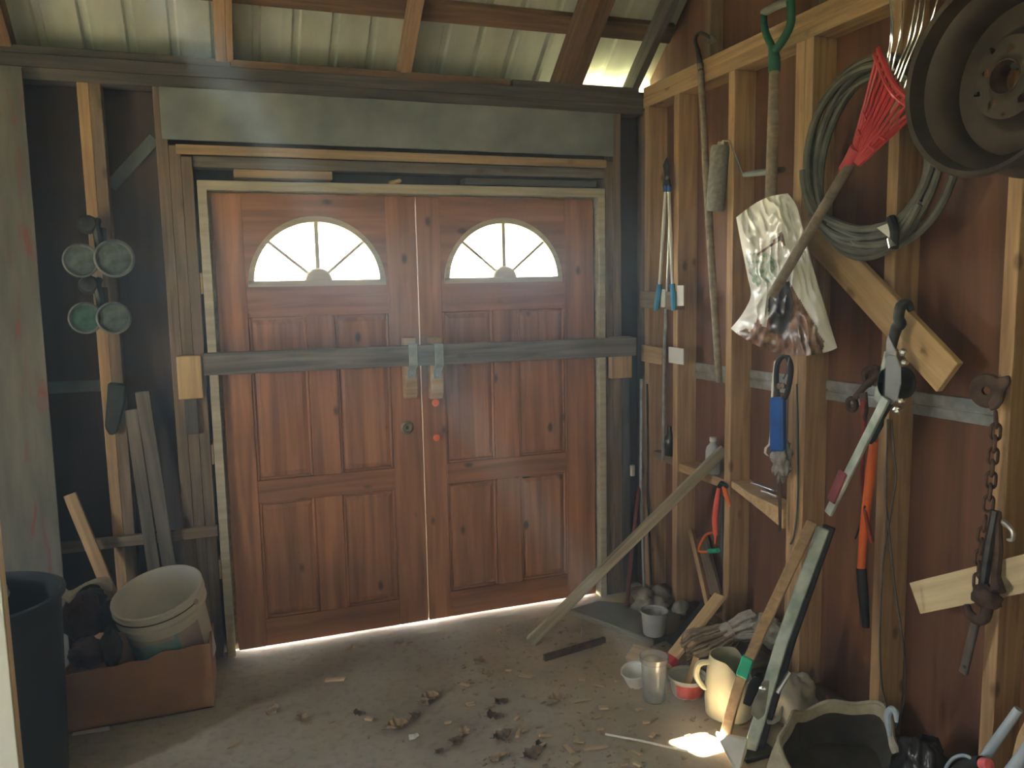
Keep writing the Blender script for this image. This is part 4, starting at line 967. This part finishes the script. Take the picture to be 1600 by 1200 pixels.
MB().tube([R(1560,800,2.012),R(1560,860,2.01),R(1556,900,2.0),R(1560,925,1.985)], [.008,.012,.013,.02], 8).build('side_bar', rust, lb, smooth=True)
blob('hinge_knuckle', R(1541,932,1.982), (.03,.042,.032), rust, lb, .3, 2, 4, 12)
rod('lower_hook', [R(1544,945,1.985),R(1538,965,1.98),R(1526,968,1.975),R(1515,958,1.975),R(1511,944,1.975)], [.016,.017,.015,.012,.008], rust, lb, 10, 3)
plank('lever_end', R(1527,962,1.985), R(1505,1052,1.99), .026, .012, UY, plain('grey_brown_steel',(.10,.09,.085),(.17,.155,.145),14,.5,.5), lb, .003)
MB().lathe([(0,0),(.005,0),(.005,.002),(0,.002)], 10, rot_to((-1,0,0), R(1507,1042,1.983))).build('lever_hole', black, lb)
rod('small_hook', [R(1567,815,2.02),R(1576,822,2.015),R(1583,832,2.015),R(1582,843,2.015),R(1574,843,2.015)], [.010,.008,.007,.006,.004], steel, lb, 8, 3)
# pale plank across the near studs
a = R(1432,932,2.035); b = R(1640,887,2.035)
tag(plank('pale_plank', R(1434,934,2.04), R(1655,884,2.04), .098, .028, UZ, cream), 'pale knotty plank nailed level on the studs behind the chain binder', 'plank')
# big bracing stick, diagonal prop plank
tag(plank('prop_plank', F(828,1003,.015), Vector((2.10,3.05,.885)), .044, .03, UZ, greywood2 := wood('dusty_prop_wood',(.22,.185,.12),(.42,.36,.24),0,.4,.8,.4)), 'long dusty plank propped from the floor up into the stud bay', 'plank')
# stick with green tape
sk = thing('taped_stick', Vector((1.60,2.31,0)), 'curved wooden stick with green tape leaning against the wall', 'stick')
def flatbar(name, pts, w_, t_, mt, parent, side=Vector((-.75,-.6,0))):
    pts = [Vector(p) for p in pts]; m = MB(); rows = []
    for i, p in enumerate(pts):
        d = (pts[min(i+1,len(pts)-1)]-pts[max(i-1,0)]).normalized(); s_ = d.cross(side).normalized()*(w_/2); n_ = s_.cross(d).normalized()*(t_/2)
        rows.append([p-s_-n_, p+s_-n_, p+s_+n_, p-s_+n_])
    m.grid(rows, True); m.face(range(4)); k = 4*(len(pts)-1); m.face(range(k, k+4))
    return m.build(name, mt, parent, bevel=.003)
P0 = F(1128,1152,.03); P1 = R(1270,815,1.86)
def along(px, py, t, A=None, C=None):      # a point on the pixel's ray, at the depth reached t of the way from A to C
    A = A or P0; C = C or P1; g = A.lerp(C, t); d = ray(px, py); k = (g-Vector((0,0,CAMH))).dot(_fw)/d.dot(_fw); return Vector((0,0,CAMH))+d*k
flatbar('shaft', [along(1133,1150,0), along(1141,1118,.07), along(1152,1080,.16), along(1167,1038,.30), along(1192,980,.46), along(1232,895,.74), along(1270,815,1)], .036, .026, tanwood, sk)
flatbar('green_tape', [along(1160,1056,.25)+Vector((-.002,-.002,0)), along(1170,1026,.34)+Vector((-.002,-.002,0))], .041, .031, greent, sk)
# bumper jack
J0 = F(1176,1168,.02); J1 = R(1287,818,1.90)
jk = thing('bumper_jack', Vector((J0.x,J0.y,0)), 'old bumper jack with flaking pale green bar leaning beside the taped stick', 'jack')
aj = lambda px, py, t: along(px, py, t, J0, J1)
flatbar('bar', [aj(1172,1172,0), aj(1193,1100,.2), aj(1222,1002,.48), aj(1250,925,.70), aj(1287,825,1)], .042, .022, paintsteel, jk)
flatbar('dark_back', [aj(1182,1172,0)+Vector((.02,.016,0)), aj(1232,1002,.48)+Vector((.02,.016,0)), aj(1294,825,1)+Vector((.02,.016,0))], .040, .02, darkst, jk)
def pp(pts, t, off=0): return [aj(x,y,t)+Vector((-.75,-.6,0))*off for x, y in pts]
MB().prism(pp(((1193,1062),(1206,1058),(1207,1088),(1200,1112),(1186,1122),(1175,1112),(1180,1090)), .18, .02), Vector((.012,.010,0))).build('lift_housing', steel, jk, bevel=.003)
MB().prism(pp(((1178,1056),(1188,1058),(1184,1080),(1172,1105),(1160,1100),(1168,1070)), .20, .0), Vector((.03,.024,0))).build('black_pawl', black, jk, bevel=.003)
MB().prism(pp(((1197,1125),(1206,1128),(1214,1120),(1220,1106),(1222,1112),(1219,1126),(1208,1133),(1198,1132)), .15, .0), Vector((.02,.016,0))).build('lift_toe', galv, jk, bevel=.003)
MB().tube([aj(1234,1050,.35), aj(1214,1082,.25)], .009, 8).build('crank_lever', bright, jk, smooth=True)
MB().lathe([(0,0),(.011,0),(.011,.02),(0,.022)], 8, rot_to((-.75,-.6,.2), aj(1196,1070,.2)+Vector((-.02,-.016,0)))).build('pivot_bolt', bright, jk)
MB().box((J0.x-.06,J0.y-.05,0),(J0.x+.07,J0.y+.05,.018)).build('foot_plate', darkst, jk, bevel=.004)
# white scoop at the stick's foot
q = [F(1116,1142,.10), F(1140,1150,.12), F(1166,1156,.11), F(1164,1185,.02), F(1158,1215,.0), F(1140,1210,.0)]
o = MB().prism([F(1117,1146,.05), F(1168,1156,.06), F(1166,1178,.03), F(1156,1206,.004), F(1148,1208,.004)], (.012,.014,.0)).build('plastic_scoop', white_p, bevel=.004); tag(o, 'white plastic scoop blade at the foot of the taped stick', 'scoop')

# ------------------------------------------------------------------ things on the floor, right
def vessel(name, prof, c, mt, label, cat, tilt=(0,0,1), n=36, inner=.003, matf=None):
    c = Vector(c); pr_ = list(prof); 
    inn = [(max(r-inner,0), z+(inner if i == 0 else 0)) for i, (r, z) in enumerate(prof)][::-1]
    o = MB().lathe([(0,prof[0][1])]+pr_+inn+[(0,prof[0][1]+inner)], n, rot_to(tilt, c), True, matf).build(name, mt, None, smooth=35)
    return tag(o, label, cat)
cj = F(1030,1100)
k = .052
jar = vessel('clear_jar', [(k*.82,0),(k*.86,.006),(k*.93,.09),(k*.97,.155),(k*1.08,.160),(k*1.10,.180)], cj+Vector((0,.04,0)), clearp, 'tall cloudy clear plastic jar beside the red and white tub', 'jar')
cc = F(1003,1078)
vessel('small_cup', [(.034,0),(.038,.01),(.052,.062),(.056,.064),(.056,.070)], cc+Vector((-.0,.045,.004)), white_p, 'small white cup with coloured print behind the clear jar', 'cup', (-.22,-.12,1))
ct = F(1081,1094)+Vector((.01,.05,0))
def tubm(a, z, k_):
    u = (math.degrees(a)+180) % 360
    return 1 if (k_ in (2,3) and 200 < u < 330) else 0
vessel('paint_tub', [(.054,0),(.058,.006),(.062,.018),(.068,.060),(.070,.066),(.076,.070),(.078,.082)], ct, [offw, tub_red], 'low white tub with red print holding a paint stick', 'tub', (0,0,1), 40, .003, tubm)
tag(plank('paint_stick', ct+Vector((-.01,0,.012)), ct+Vector((.055,.02,.135)), .028, .006, (.4,-.8,0), palewood), 'wooden paint stick leaning in the red and white tub', 'stick')
# pitcher
pc = F(1140,1128)+Vector((.03,.05,0)); pt = thing('plastic_pitcher', pc, 'yellowed plastic pitcher with cut-open spout behind the taped stick', 'pitcher')
m = MB(); prof = [(0,0),(.078,0),(.086,.008),(.090,.06),(.088,.13),(.080,.19),(.072,.235)]
nn = 40; rows = []
cut = lambda a: .235-.095*max(0,math.cos(a+.9))**1.5
for s_ in (0, 1):
    for (r_, z_) in (prof if s_ == 0 else prof[::-1]):
        rows.append([pc+Vector(((max(0,r_-s_*.003))*math.cos(2*PI*j/nn), (max(0,r_-s_*.003))*math.sin(2*PI*j/nn), min(z_, cut(2*PI*j/nn))+s_*(.003 if z_ < .01 else 0))) for j in range(nn)])
m.grid(rows, True); m.build('body', jug_m, pt, smooth=40)
hv = Vector((-.85,.25,0)).normalized()
rod('handle', [pc+hv*.078+UZ*.21, pc+hv*.115+UZ*.205, pc+hv*.125+UZ*.16, pc+hv*.10+UZ*.115, pc+hv*.087+UZ*.11], [.010,.012,.012,.010,.009], jug_m, pt, 8, 4)
# mop hank on a wooden paddle
pd0 = F(1040,1040,.02); pd1 = R(1126,930,1.98)
pad = thing('wooden_paddle', pd0, 'pale wooden paddle with red-taped end leaning into the stud bay', 'paddle')
plank('blade', pd0, pd1, .078, .02, (.6,-.2,.6), palewood, pad, .004)
dv = (pd1-pd0).normalized(); plank('red_tape', pd0+dv*.012, pd0+dv*.05, .082, .024, (.6,-.2,.6), redt, pad, .002)
A = F(1092,1042,.10); A = along(1085,1035,.0, F(1085,1060,0), F(1085,1060,0)); C = along(1172,965,1, R(1172,965,1.95), R(1172,965,1.95))
A = Vector((1.72,2.72,.08)); 
A = along(1078,1022,0, Vector((1.74,2.74,.06)), Vector((1.74,2.74,.06))); C = along(1178,968,0, Vector((1.95,2.72,.2)), Vector((1.95,2.72,.2)))
ml = MB(); mg = MB(); axm = (C-A).normalized(); s1 = axm.cross(UZ).normalized(); s2 = s1.cross(axm)
for i in range(90):
    a = random.uniform(0, 2*PI); rr_ = .078*math.sqrt(random.random()); off = s1*math.cos(a)*rr_+s2*math.sin(a)*rr_
    f0, f1 = (random.uniform(-.06,.04), random.uniform(.52,.68))
    pts = []
    for kk in range(8):
        t = f0+(f1-f0)*kk/7; sp_ = (1.0-.55*max(0,(t-.25)/.5))*(1 if t > .05 else .8)
        pts.append(A.lerp(C, t)+off*sp_*1.15+Vector((random.uniform(-.004,.004),random.uniform(-.004,.004),-.015*math.sin(PI*t)+random.uniform(-.004,.004))))
    ml.tube(pts, .0065, 5)
for i in range(44):
    a = random.uniform(0, 2*PI); rr_ = .062*math.sqrt(random.random()); off = s1*math.cos(a)*rr_+s2*math.sin(a)*rr_
    pts = []
    for kk in range(7):
        t = .55+.52*kk/6; pts.append(A.lerp(C, t)+off*(.55+.75*(t-.55)/.5)+Vector((0,0,-.10*(t-.55)**1.5+random.uniform(-.004,.004))))
    mg.tube(pts, .006, 5)
mh = thing('mop_head', A-Vector((0,0,.06)), 'bundled brown and grey mop head lying against the wooden paddle', 'mop')
ml.build('brown_yarn', mop_a, mh, smooth=True); mg.build('grey_yarn', mop_b, mh, smooth=True)
cm = A.lerp(C,.57); MB().tube([cm-axm*.022, cm+axm*.022], [.045,.046], 16).build('yarn_band', mop_b, mh, smooth=True)
tag(blob('dusty_rag', R(1200,985,2.02), (.05,.09,.055), ragw, None, .35, 2.5, 11), 'dusty pale rag heap behind the mop head by the wall', 'rag')
tag(MB().box((1.86,2.62,0),(2.055,2.9,.075)).build('wall_block', stud_d, bevel=.004), 'dark wooden block on the floor behind the pitcher', 'block')
# background cup on a slab
sl_ = MB().prism([F(890,952,.03), F(935,938,.03), F(1065,950,.03), F(1062,985,.03), F(1020,1000,.03)], (0,0,-.028))
tag(sl_.build('flat_slab', slab_m, bevel=.004), 'flat dusty slab lying in the far corner below the plastic cup', 'slab')
cu = F(1022,990,.034)
vessel('plastic_cup', [(.046,0),(.050,.006),(.058,.10),(.063,.104),(.064,.112)], cu, milky, 'milky plastic cup standing on the flat slab', 'cup')
tag(blob('grey_rags', F(1020,948,.05)+Vector((.02,.05,0)), (.10,.08,.075), ragw, None, .45, 2.6, 14, 20, -.6), 'heap of grey rags on the floor in the corner', 'rags')
tag(blob('pale_stone', F(1052,950,.04)+Vector((.03,-.02,0)), (.045,.04,.04), ragw, None, .2, 2, 15, 12, -.7), 'small pale lump right of the grey rags', 'stone')
tag(plank('wood_offcut', F(985,1022,.03), F(1030,1034,.03), .085, .045, (.35,.9,.3), tanwood), 'short wooden offcut lying behind the clear jar', 'offcut')
tag(plank('black_board', F(1052,1010,.02), R(1118,935,2.04), .085, .02, (.6,-.3,.5), black), 'black board leaning behind the wooden paddle', 'board')
tag(plank('tan_slat', R(1080,828,2.085), R(1108,950,1.95), .022, .025, UY, tanwood), 'narrow tan slat leaning in the bay below the coral tape', 'slat')
tag(plank('brown_slat', R(1097,838,2.14), R(1126,955,2.09), .07, .018, UY, stud_d), 'broad brown slat leaning behind the narrow tan slat', 'slat')
tag(plank('rusty_bar', F(850,1028,.012), F(945,1000,.012), .028, .020, UZ, rust), 'rusty iron bar lying on the floor near the prop plank', 'bar')
tag(rod('thin_stake', [F(909,1003,0)+Vector((0,0,.002)), F(909,1003,0)+Vector((0,0,.11))], .003, steel), 'thin wire stake standing by the rusty bar', 'stake')
# canvas bag
cbc = Vector((1.82,1.985,0)); m = MB(); nn = 56
def rimz(a): return .135+.045*math.cos(a-1.1)+.018*math.sin(3*a+.6)+.012*math.sin(7*a)
def rimr(a): return .225+.02*math.sin(2*a+.4)+.012*math.sin(5*a)
rows = []
for lv in (0,.15,.4,.7,.9,1): rows.append([cbc+Vector(((rimr(a)*(1.08-.22*abs(lv-.35)))*math.cos(a)*.96, (rimr(a)*(1.08-.22*abs(lv-.35)))*math.sin(a)*.8, rimz(a)*lv+.002))+Vector((.012*noise.noise((a*2,lv*3,1)),.012*noise.noise((a*2,lv*3,7)),0)) for a in [2*PI*j/nn for j in range(nn)]])
m.grid(rows, True); n_out = len(m.f)
inr = [rows[-1]]
for lv in (.97,.8,.5,.25): inr.append([cbc+Vector(((rimr(a)*.93*(.75+.25*lv))*math.cos(a)*.94, (rimr(a)*.93*(.75+.25*lv))*math.sin(a)*.78, rimz(a)*lv+.004)) for a in [2*PI*j/nn for j in range(nn)]])
m.cur = 0; m.grid(inr[:3], True); m.cur = 1; m.grid(inr[2:], True); m.face([len(m.v)-nn+j for j in range(nn)])  # lower part of the inside takes the darker canvas colour
cb_ = m.build('canvas_bag', [canvas, canvas_i], None, smooth=60)
tag(cb_, 'open cream canvas bag with dark inside on the floor by the wall', 'bag')
MB().tube([cbc+Vector((rimr(a)*.99*math.cos(a)*.96*.94, rimr(a)*.99*math.sin(a)*.8*.94, rimz(a)+.003)) for a in [2*PI*j/nn for j in range(nn)]], .008, 6, True).build('rolled_hem', canvas, cb_, smooth=True)
tag(blob('pale_sack', F(1255,1130,.08)+Vector((.08,.15,0)), (.09,.07,.10), offw, None, .25, 2.2, 21), 'dirty pale sack behind the canvas bag at the wall', 'sack')
tag(blob('black_plastic_bag', Vector((1.965,1.79,.10)), (.075,.085,.12), plain('black_bag_film',(.012,.012,.012),(.03,.03,.028),9,.28,bump=.6,dist=.02), None, .30, 1.9, 23, 26), 'shiny black plastic bag between canvas bag and wall', 'bag')
tag(rod('red_stake', [R(1293,1088,2.08),R(1300,1118,2.04),R(1304,1150,2.0)], [.008,.010,.010], plain('dull_red',(.25,.03,.03),(.32,.05,.05))), 'dull red stake poking up behind the canvas bag', 'stake')
# bottom right pole, black handle, wooden offcut
tag(rod('blue_grey_pole', [R(1515,1225,1.90),R(1548,1170,1.93),R(1592,1108,1.97)], [.013,.014,.012], bluegr, None, 10), 'pale blue-grey pole leaning on the nearest stud', 'pole')
tag(rod('second_pole', [R(1560,1232,1.84),R(1610,1165,1.88)], .016, bluegr, None, 10), 'thicker blue-grey pole end beside the pale wood wedge', 'pole')
bh_ = thing('capped_tool', R(1515,1205,1.88), 'black gripped tool with pink cap and grey ring lying at the wall', 'tool')
rod('grip', [R(1492,1212,1.88),R(1515,1196,1.88),R(1535,1193,1.88)], [.020,.023,.020], black, bh_, 12, 3)
MB().lathe([(0,0),(.014,0),(.018,.008),(.016,.028),(0,.032)], 14, rot_to((0,-.8,.4), R(1533,1194,1.875))).build('pink_cap', pinkp, bh_, smooth=True)
rod('grey_ring', [R(1474,1215,1.87),R(1480,1196,1.87),R(1493,1183,1.87),R(1510,1181,1.87),R(1522,1190,1.87)], .005, bluegr, bh_, 8, 4)
tag(MB().prism([R(x,y,1.93) for x,y in ((1572,1215),(1588,1150),(1600,1125),(1630,1110),(1640,1220))], (.05,0,0)).build('wood_wedge', palewood, bevel=.003), 'pale wooden wedge against the nearest stud at the floor', 'wedge')

# ------------------------------------------------------------------ litter on the floor
def chipm(L_, w_, h_, seed):
    random.seed(seed); j = lambda s_: random.uniform(-s_, s_)
    m = MB(); m.box((-L_/2,-w_/2,0),(L_/2,w_/2,h_))
    for v in m.v: v.x += j(L_*.12); v.y += j(w_*.2); v.z += abs(j(h_*.3))
    return m.build('wood_chip', chip_m, None, bevel=.001, origin=(0,0,0))
chip_m = wood('chip_wood', (.40,.29,.16), (.62,.48,.30), 0, 0, .8, .15)
protos = [chipm(.05,.014,.007,1), chipm(.075,.012,.006,2), chipm(.032,.018,.008,3), chipm(.024,.011,.006,4)]
used = [False]*4
def litter(px, py, kind, ang, sc_=1.0):
    o = protos[kind] if not used[kind] else protos[kind].copy()
    if used[kind]: COL.objects.link(o)
    used[kind] = True
    put(o, Matrix.Translation(F(px,py,.002)) @ Matrix.Rotation(ang,4,'Z') @ Matrix.Scale(sc_,4))
    if (px, py) == (524, 1064): tag(o, 'stout pale wooden peg lying in front of the door with the lock', 'peg')
    elif (px, py) == (366, 1164): tag(o, 'thin pale stick lying right of the cardboard box', 'stick')
    elif kind == 1: tag(o, 'long pale wood splinter lying on the dirty floor', 'splinter', 'long splinters on the floor')
    elif kind == 0: tag(o, 'narrow pale wood chip lying on the dirty floor', 'wood chip', 'narrow wood chips on the floor')
    else: tag(o, 'small stubby pale wood chip on the dirty floor', 'wood chip', 'stubby wood chips on the floor')
for px,py,k_,a,s_ in ((822,1058,0,-.3,1.1),(799,1071,3,1.2,1),(856,1068,3,.6,1),(937,1072,0,-.5,.8),(727,1071,0,-.4,.9),(736,1102,2,.3,1),(909,1097,1,.35,1),(944,1108,2,0,1.1),(934,1121,3,.3,1.2),(810,1147,0,1.4,.9),(786,1145,1,-.3,.8),(852,1151,0,.0,.8),(889,1172,0,-1.1,1.1),(931,1171,1,.2,1.1),(995,1177,0,-.8,.8),(997,1196,3,-.8,1.2),(807,1124,3,1,1),(820,1143,3,.5,1),(900,1193,2,.6,1),(938,1140,3,.2,1),(780,985,3,.8,.9),(524,1064,0,.15,1.5),(577,1125,3,-.3,1.2),(366,1164,1,1.0,1.0),(1010,1130,3,.2,1),(1020,1150,2,.9,.8),(905,1160,0,-.2,.7),(965,1065,3,.4,.9),(1000,1110,2,.3,.8),(795,1048,3,-.2,1),(849,1165,2,.9,.8),(700,1130,3,.4,1),(975,1195,3,.1,1.1),(910,1063,2,-.3,.9)):
    litter(px, py, k_, a-.35, s_)
def leafm(seed, mt, big=1.0):
    random.seed(seed); n = 40; big *= .72; L_ = .10*big; left_, right_ = [], []
    m = MB(); rows = []
    for i in range(n+1):
        t = i/n; wv = (.010+.032*math.sin(PI*min(1,t*1.02))**.8*(1+.28*math.sin(t*5.2*2*PI/1.6+seed)))*big*(1 if t > .1 else t*10*.7+.1)
        x = (t-.5)*L_; row = []
        for u in (-1,-.5,0,.5,1):
            row.append(Vector((x, u*wv+.004*math.sin(t*7+seed), .003+.014*abs(u)**1.5*(.6+.5*math.sin(t*4+seed*2))+.012*noise.noise((t*3,u*1.2,seed))+.008*(t-.5)**2*8*.3)))
        rows.append(row)
    bot = [[p-Vector((0,0,.0008)) for p in r_] for r_ in rows]
    m.grid(rows); m.grid(bot); m.tube([rows[0][2], rows[0][2]+Vector((-.02*big,.003,.002))], .001, 5)
    zmin = min(v.z for v in m.v)
    for v in m.v: v.z -= zmin
    return m.build('oak_leaf', mt, None, smooth=True, origin=(0,0,0))
lp_ = [leafm(1,leaf_a), leafm(2,leaf_a,.9), leafm(3,leaf_a,1.1), leafm(4,leaf_d,.9), leafm(5,leaf_d,.8)]; lu = [False]*5
for px,py,k_,a,s_ in ((752,1036,0,.5,1),(762,1052,1,-.9,.9),(672,1092,2,.2,1),(661,1100,0,.5,.7),(783,1098,3,.2,.9),(774,1121,3,-.3,1),(784,1153,4,.1,1.2),(832,1182,4,.2,1.3),(712,1160,3,.9,.9),(871,1095,2,.1,1),(725,1145,1,1.2,.7),(775,1187,1,-.2,.8),(425,1114,1,.3,.9),(472,1125,2,1.4,.8),(562,1116,3,-.3,.7),(621,1136,2,.2,1.05),(648,1118,3,.8,.8),(625,1007,0,.3,.8),(546,1016,1,.2,.8),(686,1175,3,.5,.6),(845,1165,3,-.8,.6)):
    o = lp_[k_] if not lu[k_] else lp_[k_].copy()
    if lu[k_]: COL.objects.link(o)
    lu[k_] = True
    put(o, Matrix.Translation(F(px,py,.002)) @ Matrix.Rotation(a,4,'Z') @ Matrix.Scale(s_,4))
    if py < 1020: tag(o, 'dry tan oak leaf lying close to the bottom of the doors', 'leaf', 'leaves at the doors')
    elif px < 500: tag(o, 'dry tan oak leaf lying in front of the peg and box', 'leaf', 'leaves by the box')
    elif k_ < 3: tag(o, 'dry tan oak leaf lying on the floor', 'leaf', 'tan oak leaves')
    else: tag(o, 'dark brown curled oak leaf lying on the floor', 'leaf', 'dark oak leaves')
c = F(646,1152,.002)
tag(MB().prism([c+Vector((-.018,-.014,0)),c+Vector((.0,-.02,.004)),c+Vector((.02,-.008,.006)),c+Vector((.018,.016,.003)),c+Vector((.002,.010,.005)),c+Vector((-.014,.018,.002))], (0,0,.002)).build('torn_paper', paper), 'small torn white paper scrap among the leaves', 'paper')
tag(rod('white_straw', [F(946,1147,.006),F(1000,1157,.006),F(1075,1174,.006)], .004, white_p), 'thin white straw lying on the floor pointing at the scoop', 'straw')
random.seed(5); lt = MB()
for i in range(900):
    x = .2+1.75*random.random()**.75; y = 2.25+1.35*random.random()
    if x < .8 and random.random() < .6: continue
    s_ = random.uniform(.002,.006); a = random.uniform(0,PI)
    lt.obox((x,y,s_*.35), Vector((math.cos(a)*s_*random.uniform(1,2.6),math.sin(a)*s_*1.5,0)), Vector((-math.sin(a)*s_*.6,math.cos(a)*s_*.6,0)), Vector((0,0,s_*.35)))
o = lt.build('sawdust_crumbs', [leaf_a][0]); o['kind'] = 'stuff'; tag(o, 'fine crumbs and sawdust strewn over the floor', 'litter')
